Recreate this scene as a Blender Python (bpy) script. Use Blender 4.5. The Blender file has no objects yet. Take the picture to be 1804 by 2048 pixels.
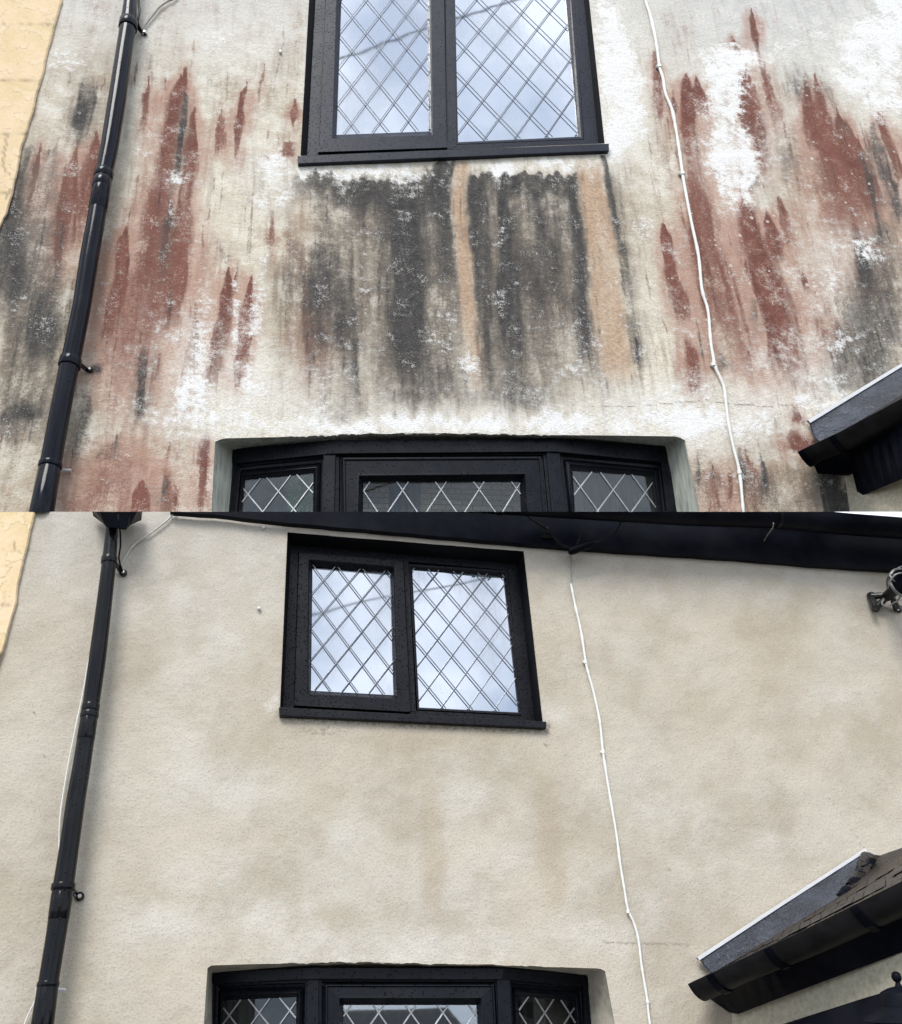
import bpy, bmesh, math, random
import numpy as np
from mathutils import Vector, Matrix, noise as mnoise
random.seed(7); rng = np.random.RandomState(11)
SC = bpy.context.scene; COL = SC.collection
R = math.radians
# ------------------------------------------------------------------ camera
FPX = 1850.0; CX, CY = 902.0, 1024.0; S0 = 3.7        # focal length in photo pixels, centre, metres to the wall
class Facade:
    """a wall plane: u up, h along, n towards the viewer, all in camera axes (x right, y up, z back)"""
    def __init__(self, vv, hv, s=S0):
        self.u = Vector((vv[0], vv[1], -FPX)).normalized()
        h = Vector((hv[0], hv[1], -FPX)); h = h - self.u * h.dot(self.u); self.h = h.normalized()
        self.n = self.h.cross(self.u).normalized()
        self.k = self.n.dot(Vector((0, 0, -s)))
UP = Facade((-166, 3924), (11800, 204))
LO = Facade((-281, 3069), (11000, -966))
CAMLOC = Vector((0, 0, 1.6))
M3 = Matrix((UP.h, -UP.n, UP.u))                       # camera axes -> world (rows = world X, Y, Z)
for F in (UP, LO):
    F.uw, F.hw, F.nw = M3 @ F.u, M3 @ F.h, M3 @ F.n
    F.O = CAMLOC + M3 @ (Vector((0, 0, -S0)))
def P(F, x, y, d=0.0):
    r = Vector((x - CX, CY - y, -FPX))
    return CAMLOC + M3 @ (r * ((F.k + d) / F.n.dot(r)))
def topx(p):
    q = M3.transposed() @ (Vector(p) - CAMLOC)
    return CX + FPX * q.x / -q.z, CY - FPX * q.y / -q.z
cam_d = bpy.data.cameras.new('camera'); cam = bpy.data.objects.new('camera', cam_d); COL.objects.link(cam)
cam_d.sensor_fit = 'HORIZONTAL'; cam_d.sensor_width = 36.0; cam_d.lens = 36.0 * FPX / 1804.0
cam_d.clip_start = 0.05; cam_d.clip_end = 2000
cam.matrix_world = Matrix.Translation(CAMLOC) @ M3.to_4x4()
SC.camera = cam
# ------------------------------------------------------------------ sky, sun, exposure
SUN_EL, SUN_AZ = R(52), R(205)                          # a veiled sun, in front of the wall and to the left
w = bpy.data.worlds.new('World'); SC.world = w; w.use_nodes = True
nt = w.node_tree; nt.nodes.clear()
def N(nt, t, **kw):
    n = nt.nodes.new(t)
    for k, v in kw.items():
        if k.startswith('i_'): n.inputs[k[2:].replace('_', ' ')].default_value = v
        elif k.startswith('n_'): n.inputs[int(k[2:])].default_value = v
        else: setattr(n, k, v)
    return n
wo = N(nt, 'ShaderNodeOutputWorld'); bg = N(nt, 'ShaderNodeBackground'); bg.inputs[1].default_value = 0.11
sky = N(nt, 'ShaderNodeTexSky', sky_type='NISHITA', sun_disc=False, sun_elevation=SUN_EL, sun_rotation=SUN_AZ)
tc = N(nt, 'ShaderNodeTexCoord'); mp = N(nt, 'ShaderNodeMapping'); mp.inputs['Scale'].default_value = (1, 1, 2.2)
nz = N(nt, 'ShaderNodeTexNoise', i_Scale=3.4, i_Detail=7.0, i_Roughness=0.55)
cr = N(nt, 'ShaderNodeValToRGB'); cr.color_ramp.elements[0].position = 0.40; cr.color_ramp.elements[1].position = 0.60
cr.color_ramp.elements[0].color = (3.7, 4.2, 5.0, 1); cr.color_ramp.elements[1].color = (7.4, 7.7, 8.1, 1)
mx = N(nt, 'ShaderNodeMix', data_type='RGBA'); mx.inputs[0].default_value = 0.9
L = nt.links.new
L(tc.outputs['Generated'], mp.inputs[0]); L(mp.outputs[0], nz.inputs['Vector']); L(nz.outputs['Fac'], cr.inputs[0])
L(sky.outputs[0], mx.inputs[6]); L(cr.outputs[0], mx.inputs[7]); L(mx.outputs[2], bg.inputs[0]); L(bg.outputs[0], wo.inputs[0])
sd = bpy.data.lights.new('sun', 'SUN'); so = bpy.data.objects.new('sun', sd); COL.objects.link(so)
sd.energy = 1.4; sd.angle = R(24); sd.color = (1.0, 0.97, 0.92)
sdir = Vector((math.sin(SUN_AZ) * math.cos(SUN_EL), math.cos(SUN_AZ) * math.cos(SUN_EL), math.sin(SUN_EL)))
so.rotation_euler = sdir.to_track_quat('Z', 'Y').to_euler(); so.location = sdir * 30
SC.view_settings.view_transform = 'Standard'; SC.view_settings.look = 'None'
SC.view_settings.exposure = 1.15; SC.view_settings.gamma = 1
# ------------------------------------------------------------------ objects
def thing(name, label, cat, loc, group=None):
    o = bpy.data.objects.new(name, None); COL.objects.link(o); o.location = loc; o.empty_display_size = 0.1
    o['label'] = label; o['category'] = cat
    if group: o['group'] = group
    return o
def wloc(o):
    v = Vector((0, 0, 0))
    while o is not None: v += o.location; o = o.parent
    return v
SEAM = 1023.5
_r1, _r2 = Vector((-900, CY - SEAM, -FPX)), Vector((900, CY - SEAM, -FPX))
SEAM_N = M3 @ (_r2.cross(_r1)).normalized()
if SEAM_N.z < 0: SEAM_N = -SEAM_N
class MB:
    def __init__(s): s.v = []; s.f = []
    def add(s, vs, fs):
        b = len(s.v); s.v += [Vector(x) for x in vs]; s.f += [tuple(b + i for i in f) for f in fs]
    def loft(s, loops, closed=True):
        n = len(loops[0]); b = len(s.v)
        for lp in loops: s.v += [Vector(p) for p in lp]
        for j in range(len(loops) - 1):
            for i in range(n if closed else n - 1):
                a, c = b + j * n, b + (j + 1) * n; k = (i + 1) % n
                s.f.append((a + i, a + k, c + k, c + i))
    def prism(s, loop, off):
        """loop of points, extruded by vector off"""
        lp = [Vector(p) for p in loop]; n = len(lp); b = len(s.v)
        s.v += lp + [p + off for p in lp]
        s.f.append(tuple(b + i for i in range(n))); s.f.append(tuple(b + n + i for i in reversed(range(n))))
        for i in range(n):
            k = (i + 1) % n; s.f.append((b + i, b + k, b + n + k, b + n + i))
    def tube(s, pts, rad, seg=12, flat=None, cap=True):
        pts = [Vector(p) for p in pts]; n = len(pts)
        if not hasattr(rad, '__len__'): rad = [rad] * n
        b = len(s.v); ref = Vector((0.13, -0.97, 0.2)).normalized()
        for i, p in enumerate(pts):
            t = (pts[min(i + 1, n - 1)] - pts[max(i - 1, 0)]).normalized()
            e = ref - t * ref.dot(t); 
            if e.length < 1e-3: e = Vector((1, 0, 0)) - t * t.x
            e.normalize(); g = t.cross(e)
            for k in range(seg):
                a = 2 * math.pi * k / seg
                s.v.append(p + (e * math.cos(a) + g * math.sin(a)) * rad[i])
        for i in range(n - 1):
            for k in range(seg):
                q = (k + 1) % seg
                s.f.append((b + i * seg + k, b + i * seg + q, b + (i + 1) * seg + q, b + (i + 1) * seg + k))
        if cap:
            s.f.append(tuple(b + k for k in reversed(range(seg)))); s.f.append(tuple(b + (n - 1) * seg + k for k in range(seg)))
    def lathe(s, base, prof, seg=24, ax=Vector((0, 0, 1)), x=Vector((1, 0, 0))):
        """prof: (radius, height)"""
        y = ax.cross(x).normalized(); loops = []
        for r, z in prof:
            loops.append([base + ax * z + (x * math.cos(2 * math.pi * k / seg) + y * math.sin(2 * math.pi * k / seg)) * max(r, 1e-4) for k in range(seg)])
        s.loft(loops)
    def build(s, name, mat, parent=None, cut=None, bevel=0.0, smooth=False, wide=40):
        me = bpy.data.meshes.new(name); bm = bmesh.new()
        vs = [bm.verts.new(v) for v in s.v]
        for f in s.f:
            try: bm.faces.new([vs[i] for i in f])
            except ValueError: pass
        bmesh.ops.remove_doubles(bm, verts=bm.verts, dist=1e-5)
        bmesh.ops.recalc_face_normals(bm, faces=bm.faces)
        if bevel:
            es = [e for e in bm.edges if len(e.link_faces) == 2 and e.calc_face_angle(0) > 0.5]
            bmesh.ops.bevel(bm, geom=es, offset=bevel, segments=2, affect='EDGES', profile=0.6, clamp_overlap=True)
        if cut is not None:
            g = bm.verts[:] + bm.edges[:] + bm.faces[:]
            r = bmesh.ops.bisect_plane(bm, geom=g, plane_co=CAMLOC, plane_no=SEAM_N, clear_outer=(cut is LO), clear_inner=(cut is UP))
            ce = [e for e in r['geom_cut'] if isinstance(e, bmesh.types.BMEdge)]
            if ce:
                try: bmesh.ops.holes_fill(bm, edges=ce, sides=0)
                except Exception: pass
        if smooth:
            for f in bm.faces: f.smooth = True
            for e in bm.edges:
                if len(e.link_faces) == 2 and e.calc_face_angle(0) > R(wide): e.smooth = False
        bm.to_mesh(me); bm.free()
        o = bpy.data.objects.new(name, me); COL.objects.link(o)
        if parent is not None: o.parent = parent; base = wloc(parent)
        else:
            base = Vector(me.vertices[0].co) if len(me.vertices) else Vector()
            if len(me.vertices):
                cs = [v.co for v in me.vertices]; base = Vector((sum(c.x for c in cs) / len(cs), sum(c.y for c in cs) / len(cs), min(c.z for c in cs)))
            o.location = base
        me.transform(Matrix.Translation(-base))
        if mat: me.materials.append(mat)
        return o
def tag(o, label, cat, group=None, kind=None):
    if label: o['label'] = label
    if cat: o['category'] = cat
    if group: o['group'] = group
    if kind: o['kind'] = kind
    return o
def line(a, b, y): t = (y - a[1]) / (b[1] - a[1]); return (a[0] + (b[0] - a[0]) * t, y)
def L3(F, pts, d=None): return [P(F, p[0], p[1], (p[2] if d is None else d)) for p in pts]
def sh(F, loop, dd): return [p + F.nw * dd for p in loop]
def mpp(F, x, y, d=0): return (P(F, x + 2, y, d) - P(F, x - 2, y, d)).length / 4
# ------------------------------------------------------------------ materials
MATS = {}
def newmat(name):
    m = bpy.data.materials.new(name); m.use_nodes = True; t = m.node_tree
    b = t.nodes['Principled BSDF']; MATS[name] = m
    return m, t, b, t.links.new
def ramp(t, a, b, ca=(0, 0, 0, 1), cb=(1, 1, 1, 1)):
    r = t.nodes.new('ShaderNodeValToRGB'); e = r.color_ramp.elements
    e[0].position = a; e[1].position = b; e[0].color = ca; e[1].color = cb; return r
def mixc(t, fac, a, b, mode='MIX'):
    m = t.nodes.new('ShaderNodeMix'); m.data_type = 'RGBA'; m.blend_type = mode
    for s, v in ((m.inputs[0], fac), (m.inputs[6], a), (m.inputs[7], b)):
        if isinstance(v, bpy.types.NodeSocket): t.links.new(v, s)
        elif isinstance(v, (int, float)): s.default_value = v
        else: s.default_value = (*v[:3], 1)
    return m.outputs[2]
def math_(t, op, a, b=0.0, c=None, clamp=False):
    m = t.nodes.new('ShaderNodeMath'); m.operation = op; m.use_clamp = clamp
    for i, v in enumerate((a, b, c)):
        if v is None: continue
        if isinstance(v, bpy.types.NodeSocket): t.links.new(v, m.inputs[i])
        else: m.inputs[i].default_value = v
    return m.outputs[0]
def noise(t, vec, scale, detail=4.0, rough=0.55, stretch=None):
    n = t.nodes.new('ShaderNodeTexNoise'); n.inputs['Scale'].default_value = scale
    n.inputs['Detail'].default_value = detail; n.inputs['Roughness'].default_value = rough
    if stretch:
        m = t.nodes.new('ShaderNodeMapping'); m.inputs['Scale'].default_value = stretch; t.links.new(vec, m.inputs[0]); vec = m.outputs[0]
    t.links.new(vec, n.inputs['Vector']); return n.outputs['Fac']
def bump(t, h, strength, dist, prev=None):
    b = t.nodes.new('ShaderNodeBump'); b.inputs['Strength'].default_value = strength; b.inputs['Distance'].default_value = dist
    t.links.new(h, b.inputs['Height'])
    if prev: t.links.new(prev, b.inputs['Normal'])
    return b.outputs[0]
def attr(t, name):
    a = t.nodes.new('ShaderNodeAttribute'); a.attribute_name = name; return a.outputs['Fac']
def stip(t, mask, g, k, lo, hi):
    """mask broken up by the grain: smoothstep(mask + (g-0.5)*k)"""
    v = math_(t, 'MULTIPLY_ADD', g, k, math_(t, 'SUBTRACT', mask, 0.5 * k))
    r = t.nodes.new('ShaderNodeMapRange'); r.interpolation_type = 'SMOOTHSTEP'
    t.links.new(v, r.inputs[0]); r.inputs[1].default_value = lo; r.inputs[2].default_value = hi
    return r.outputs[0]
# stained roughcast
def stained():
    m, t, b, lk = newmat('stained_render')
    uv = t.nodes.new('ShaderNodeUVMap').outputs[0]
    M_ = lambda a, c: math_(t, 'MULTIPLY', a, c)
    g1 = ramp_f(t, noise(t, uv, 150, 2, 0.7), 0.33, 0.67)          # grain, a few mm
    g2 = ramp_f(t, noise(t, uv, 62, 4, 0.7), 0.32, 0.68)
    g3 = ramp_f(t, noise(t, uv, 30, 5, 0.75), 0.33, 0.67)
    st = ramp_f(t, noise(t, uv, 17, 4, 0.6, (2.6, 0.22, 1)), 0.3, 0.7)   # run marks
    st2 = ramp_f(t, noise(t, uv, 6, 4, 0.55, (2.0, 0.35, 1)), 0.34, 0.66)
    bl = ramp_f(t, noise(t, uv, 2.4, 6, 0.66), 0.36, 0.64)
    bl2 = ramp_f(t, noise(t, uv, 8.0, 7, 0.72), 0.36, 0.64)
    gg = math_(t, 'MULTIPLY_ADD', g1, 0.5, M_(g2, 0.5))
    def av(*ws):
        o = None
        for s_, w_ in ws: o = M_(s_, w_) if o is None else math_(t, 'MULTIPLY_ADD', s_, w_, o)
        return o
    base = mixc(t, bl, (0.54, 0.475, 0.375), (0.70, 0.655, 0.57))
    base = mixc(t, M_(stip(t, bl2, gg, 0.8, 0.4, 1.0), 0.5), base, (0.40, 0.34, 0.245))
    base = mixc(t, M_(stip(t, math_(t, 'SUBTRACT', 1.0, bl2), gg, 0.9, 0.55, 1.1), 0.6), base, (0.74, 0.71, 0.645))
    base = mixc(t, attr(t, 'cool'), base, mixc(t, av((bl2, .6), (gg, .4)), (0.50, 0.495, 0.47), (0.70, 0.69, 0.665)))
    base = mixc(t, M_(attr(t, 'cream'), av((bl, .5), (g2, .3), (st2, .3))), base, (0.78, 0.70, 0.53))
    dirt = attr(t, 'dirt')
    base = mixc(t, M_(stip(t, av((st, .6), (gg, .4)), st2, 0.5, 0.5, 0.95), math_(t, 'MULTIPLY_ADD', dirt, 0.62, 0.10)), base, (0.17, 0.15, 0.12))
    base = mixc(t, M_(attr(t, 'brown'), av((gg, .35), (st2, .45), (bl2, .45))), base, (0.275, 0.215, 0.15))
    ro = attr(t, 'orange')
    base = mixc(t, M_(stip(t, ro, av((gg, .4), (st2, .35), (bl2, .25)), 1.1, 0.05, 1.15), 0.92), base, mixc(t, g2, (0.37, 0.235, 0.155), (0.55, 0.40, 0.27)))
    mr = av((st2, .18), (bl2, .27), (gg, .45), (st, .10)); r_ = attr(t, 'red'); rw = attr(t, 'redwash')
    red_c = mixc(t, av((st2, .5), (bl2, .5)), (0.115, 0.036, 0.029), (0.235, 0.095, 0.068))
    base = mixc(t, M_(stip(t, rw, mr, 0.85, 0.0, 0.62), 0.75), base, (0.385, 0.20, 0.145))
    base = mixc(t, M_(stip(t, r_, mr, 0.85, 0.08, 0.60), 0.95), base, red_c)
    mb_ = av((st, .12), (st2, .16), (gg, .45), (bl2, .27)); bk = attr(t, 'black')
    base = mixc(t, M_(stip(t, attr(t, 'blackwash'), mb_, 0.75, 0.0, 0.85), 0.92), base, (0.175, 0.142, 0.112))
    base = mixc(t, M_(stip(t, bk, mb_, 0.8, 0.08, 0.82), 0.93), base, mixc(t, g3, (0.027, 0.028, 0.033), (0.062, 0.060, 0.058)))
    mw = av((bl2, .4), (g3, .25), (gg, .35)); wh = attr(t, 'white')
    base = mixc(t, M_(stip(t, attr(t, 'whitewash'), mw, 1.0, 0.1, 1.05), 0.85), base, (0.74, 0.715, 0.655))
    base = mixc(t, stip(t, wh, mw, 1.6, 0.28, 0.95), base, (0.79, 0.78, 0.765))
    vo = t.nodes.new('ShaderNodeTexVoronoi'); vo.inputs['Scale'].default_value = 24; lk(uv, vo.inputs['Vector'])
    cs = t.nodes.new('ShaderNodeSeparateColor'); lk(vo.outputs['Color'], cs.inputs[0])
    rad = M_(math_(t, 'POWER', cs.outputs[0], 3.0), 0.17)
    dot = ramp_f(t, math_(t, 'SUBTRACT', math_(t, 'ADD', rad, 0.115), math_(t, 'MULTIPLY_ADD', g2, 0.1, vo.outputs['Distance'])), -0.05, 0.03)
    dot = M_(dot, math_(t, 'GREATER_THAN', attr(t, 'dots'), cs.outputs[1]))
    base = mixc(t, M_(dot, 0.7), base, (0.66, 0.62, 0.56))
    base = mixc(t, M_(stip(t, attr(t, 'crack'), g1, 0.5, 0.3, 0.9), 0.6), base, (0.13, 0.11, 0.09))
    base = mixc(t, M_(ramp_f(t, av((g1, .55), (g2, .2), (bl2, .25)), 0.62, 0.85), math_(t, 'MULTIPLY_ADD', dirt, 0.16, 0.12)), base, (0.66, 0.62, 0.55))
    pit = ramp_f(t, av((g1, .6), (g2, .4)), 0.66, 0.92)
    base = mixc(t, M_(pit, math_(t, 'MULTIPLY_ADD', dirt, 0.3, 0.28)), base, (0.07, 0.065, 0.06))
    base = mixc(t, 0.75, base, mixc(t, 1.0, base, ramp_c(t, av((g1, .5), (g2, .5)), 0.1, 0.9, 0.78, 1.18), 'MULTIPLY'))
    lk(base, b.inputs['Base Color']); b.inputs['Roughness'].default_value = 0.92
    b.inputs['Specular IOR Level'].default_value = 0.2
    nb = bump(t, g2, 0.35, 0.003); nb = bump(t, g1, 0.35, 0.002, nb); nb = bump(t, bl2, 0.2, 0.02, nb)
    lk(nb, b.inputs['Normal']); return m
def ramp_f(t, s, a, b_):
    r = t.nodes.new('ShaderNodeMapRange'); r.interpolation_type = 'SMOOTHSTEP'; t.links.new(s, r.inputs[0])
    r.inputs[1].default_value = a; r.inputs[2].default_value = b_; return r.outputs[0]
def ramp_c(t, s, a, b_, va, vb):
    r = t.nodes.new('ShaderNodeMapRange'); t.links.new(s, r.inputs[0])
    r.inputs[1].default_value = a; r.inputs[2].default_value = b_; r.inputs[3].default_value = va; r.inputs[4].default_value = vb
    c = t.nodes.new('ShaderNodeCombineColor')
    for i in range(3): t.links.new(r.outputs[0], c.inputs[i])
    return c.outputs[0]
def clean():
    m, t, b, lk = newmat('clean_render')
    uv = t.nodes.new('ShaderNodeUVMap').outputs[0]
    M_ = lambda a, c: math_(t, 'MULTIPLY', a, c)
    g1 = ramp_f(t, noise(t, uv, 150, 2, 0.7), 0.33, 0.67); g2 = ramp_f(t, noise(t, uv, 75, 3, 0.65), 0.33, 0.67)
    bl = ramp_f(t, noise(t, uv, 2.6, 6, 0.62), 0.36, 0.64); bl2 = ramp_f(t, noise(t, uv, 6.0, 6, 0.62), 0.38, 0.68); bl3 = ramp_f(t, noise(t, uv, 1.3, 5, 0.6), 0.4, 0.65)
    base = mixc(t, bl, (0.40, 0.35, 0.275), (0.505, 0.465, 0.393))
    base = mixc(t, M_(bl2, 0.4), base, (0.535, 0.505, 0.45))
    base = mixc(t, M_(bl3, 0.3), base, (0.48, 0.40, 0.30))
    base = mixc(t, M_(attr(t, 'cool'), 0.9), base, mixc(t, bl2, (0.40, 0.375, 0.34), (0.485, 0.47, 0.445)))
    base = mixc(t, M_(M_(attr(t, 'orange'), math_(t, 'MULTIPLY_ADD', bl2, 0.5, 0.5)), 0.8), base, (0.36, 0.285, 0.195))
    base = mixc(t, M_(M_(attr(t, 'white'), math_(t, 'MULTIPLY_ADD', bl2, 0.6, 0.4)), 0.95), base, (0.64, 0.62, 0.575))
    base = mixc(t, M_(stip(t, attr(t, 'black'), g2, 0.6, 0.1, 0.9), 0.8), base, (0.16, 0.135, 0.105))
    base = mixc(t, M_(stip(t, attr(t, 'crack'), g1, 0.5, 0.3, 0.9), 0.45), base, (0.2, 0.17, 0.14))
    pit = ramp_f(t, g1, 0.72, 1.0)
    base = mixc(t, M_(pit, 0.3), base, (0.17, 0.145, 0.115))
    base = mixc(t, 0.6, base, mixc(t, 1.0, base, ramp_c(t, g2, 0.0, 1.0, 0.93, 1.07), 'MULTIPLY'))
    lk(base, b.inputs['Base Color']); b.inputs['Roughness'].default_value = 0.93
    b.inputs['Specular IOR Level'].default_value = 0.2
    nb = bump(t, g2, 0.13, 0.0015); nb = bump(t, g1, 0.25, 0.0014, nb); nb = bump(t, bl2, 0.15, 0.02, nb)
    lk(nb, b.inputs['Normal']); return m
def simple(name, col, rough=0.5, metal=0.0, nscale=40, namp=0.25, bstr=0.15, bdist=0.002, stretch=None, spec=0.5, drops=0.0, coat=0.0):
    m, t, b, lk = newmat(name)
    tc = t.nodes.new('ShaderNodeTexCoord').outputs['Object']
    n1 = noise(t, tc, nscale, 5, 0.65, stretch); n2 = noise(t, tc, nscale * 0.13, 4, 0.6)
    c = mixc(t, ramp_f(t, n1, 0.3, 0.7), [x * (1 - namp) for x in col], [min(1, x * (1 + namp)) for x in col])
    c = mixc(t, math_(t, 'MULTIPLY', ramp_f(t, n2, 0.45, 0.7), namp), c, [min(1, x * 1.5 + 0.01) for x in col])
    nb = bump(t, n1, bstr, bdist)
    ro = math_(t, 'MULTIPLY_ADD', n2, 0.3, rough - 0.15)
    if drops:
        vo = t.nodes.new('ShaderNodeTexVoronoi'); vo.inputs['Scale'].default_value = 120; lk(tc, vo.inputs['Vector'])
        cs = t.nodes.new('ShaderNodeSeparateColor'); lk(vo.outputs['Color'], cs.inputs[0])
        dr = math_(t, 'MULTIPLY', ramp_f(t, vo.outputs['Distance'], 0.38, 0.2), math_(t, 'GREATER_THAN', math_(t, 'MULTIPLY', cs.outputs[0], math_(t, 'ADD', n2, 0.45)), 1 - drops))
        nb = bump(t, dr, 0.9, 0.003, nb)
        c = mixc(t, math_(t, 'MULTIPLY', dr, 0.6), c, [x * 0.25 for x in col])
        ro = math_(t, 'SUBTRACT', ro, math_(t, 'MULTIPLY', dr, 0.3), clamp=True)
    lk(c, b.inputs['Base Color']); lk(ro, b.inputs['Roughness']); lk(nb, b.inputs['Normal'])
    b.inputs['Metallic'].default_value = metal; b.inputs['Specular IOR Level'].default_value = spec
    b.inputs['Coat Weight'].default_value = coat
    return m
m_stain, m_clean = stained(), clean()
m_frameU = simple('anthracite_window_plastic', (0.011, 0.0135, 0.024), 0.40, spec=0.22, nscale=70, namp=0.25, stretch=(1, 1, 1), drops=0.38)
m_frameL = simple('wet_black_window_plastic', (0.009, 0.009, 0.012), 0.36, spec=0.15, nscale=70, namp=0.25, drops=0.5)
m_bay = simple('black_bay_plastic', (0.0055, 0.0065, 0.010), 0.34, spec=0.15, nscale=60, namp=0.3, drops=0.25)
m_reveal = simple('black_painted_reveal', (0.004, 0.0045, 0.006), 0.55, spec=0.15)
m_pipeU = simple('dark_blue_black_pipe', (0.003, 0.004, 0.009), 0.13, nscale=25, namp=0.5, stretch=(3, 3, 0.4), drops=0.12, spec=0.16)
m_pipeL = simple('wet_black_pipe', (0.003, 0.0035, 0.005), 0.16, nscale=25, namp=0.5, stretch=(3, 3, 0.4), drops=0.2, spec=0.2)
m_black = simple('black_paint', (0.002, 0.0027, 0.006), 0.42, spec=0.06, nscale=20, namp=0.5, bstr=0.3)
m_gutU = simple('weathered_gutter', (0.009, 0.0085, 0.0095), 0.45, spec=0.13, nscale=18, namp=0.5)
m_lead = simple('oxidised_lead_sheet', (0.038, 0.042, 0.052), 0.5, metal=0.0, nscale=9, namp=0.7, bstr=0.7, bdist=0.012, spec=.35)
m_came = simple('lead_came', (0.2, 0.21, 0.235), 0.4, metal=0.6, nscale=60)
m_camew = simple('bright_lead_came', (0.42, 0.43, 0.44), 0.35, metal=0.6, nscale=60)
m_white = simple('white_cable_sheath', (0.70, 0.70, 0.67), 0.45, nscale=30, namp=0.06)
m_grey = simple('grey_cable_sheath', (0.26, 0.25, 0.23), 0.5)
m_trim = simple('white_plastic_strip', (0.62, 0.63, 0.65), 0.4, namp=0.05)
m_steel = simple('galvanised_bolt', (0.55, 0.54, 0.5), 0.3, metal=0.9)
def leadm():
    m, t, b, lk = newmat('folded_lead_sheet'); tc = t.nodes.new('ShaderNodeTexCoord').outputs['Object']
    a = ramp_f(t, noise(t, tc, 6, 6, .68), .40, .64); c = ramp_f(t, noise(t, tc, 24, 5, .7), .38, .66)
    col = mixc(t, a, (0.026, 0.029, 0.038), (0.085, 0.095, 0.125)); col = mixc(t, math_(t, 'MULTIPLY', c, .45), col, (0.03, 0.03, 0.034))
    lk(col, b.inputs['Base Color']); b.inputs['Roughness'].default_value = .42; b.inputs['Specular IOR Level'].default_value = .4
    lk(bump(t, a, .5, .02, bump(t, c, .5, .006)), b.inputs['Normal']); return m
m_lead = leadm()
m_tile = simple('wet_brown_roof_tile', (0.018, 0.014, 0.013), 0.4, spec=.25, nscale=22, namp=0.85, bstr=0.7, bdist=0.01)
m_tile2 = simple('mossy_brown_tile', (0.034, 0.025, 0.019), 0.5, spec=.25, nscale=12, namp=0.5, bstr=0.7, bdist=0.01)
m_rev = simple('greenish_plaster_reveal', (0.34, 0.35, 0.31), 0.85, nscale=16, namp=0.35, stretch=(3, 3, 0.5), bstr=0.5, bdist=0.004)
m_revL = simple('plaster_reveal', (0.36, 0.33, 0.27), 0.85, nscale=16, namp=0.3, bstr=0.5, bdist=0.004)
m_porchw = simple('cream_porch_render', (0.46, 0.42, 0.32), 0.9, nscale=60, namp=0.18, bstr=0.5, bdist=0.004)
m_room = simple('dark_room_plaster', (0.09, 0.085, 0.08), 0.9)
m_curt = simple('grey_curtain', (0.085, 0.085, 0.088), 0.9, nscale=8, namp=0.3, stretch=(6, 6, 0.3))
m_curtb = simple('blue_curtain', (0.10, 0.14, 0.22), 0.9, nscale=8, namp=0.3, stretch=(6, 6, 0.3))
m_leaf = simple('standin_ivy_leaf', (0.16, 0.36, 0.09), 0.5, nscale=20, namp=0.5)
m_pave = simple('wet_paving', (0.12, 0.115, 0.11), 0.6, nscale=6, namp=0.4)
m_road = simple('asphalt_road', (0.05, 0.05, 0.052), 0.7, nscale=50, namp=0.3)
m_ground = simple('dull_ground', (0.09, 0.095, 0.07), 0.9, nscale=2, namp=0.4)
def cream():
    m, t, b, lk = newmat('cream_painted_render')
    uv = t.nodes.new('ShaderNodeUVMap').outputs[0]
    n1 = noise(t, uv, 60, 5, 0.65); n2 = noise(t, uv, 5, 5, 0.6); n3 = noise(t, uv, 14, 4, 0.5)
    c = mixc(t, ramp_f(t, n2, 0.35, 0.65), (0.62, 0.47, 0.26), (0.72, 0.54, 0.36))
    c = mixc(t, math_(t, 'MULTIPLY', ramp_f(t, n1, 0.3, 0.7), 0.3), c, (0.78, 0.64, 0.42))
    fl = ramp_f(t, n3, 0.565, 0.575)                      # flaked paint islands
    edge = math_(t, 'MULTIPLY', ramp_f(t, n3, 0.555, 0.57), math_(t, 'SUBTRACT', 1.0, ramp_f(t, n3, 0.575, 0.59)))
    c = mixc(t, math_(t, 'MULTIPLY', fl, 0.25), c, (0.78, 0.66, 0.48))
    c = mixc(t, math_(t, 'MULTIPLY', edge, 0.2), c, (0.2, 0.15, 0.09))
    c = mixc(t, math_(t, 'MULTIPLY', attr(t, 'crack'), 0.6), c, (0.16, 0.12, 0.07))
    c = mixc(t, math_(t, 'MULTIPLY', ramp_f(t, noise(t, uv, 9, 6, 0.7), 0.58, 0.72), attr(t, 'dirt')), c, (0.24, 0.19, 0.1))
    lk(c, b.inputs['Base Color']); b.inputs['Roughness'].default_value = 0.85
    lk(bump(t, fl, 0.5, 0.003, bump(t, n1, 0.5, 0.004)), b.inputs['Normal']); return m
m_cream = cream()
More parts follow.
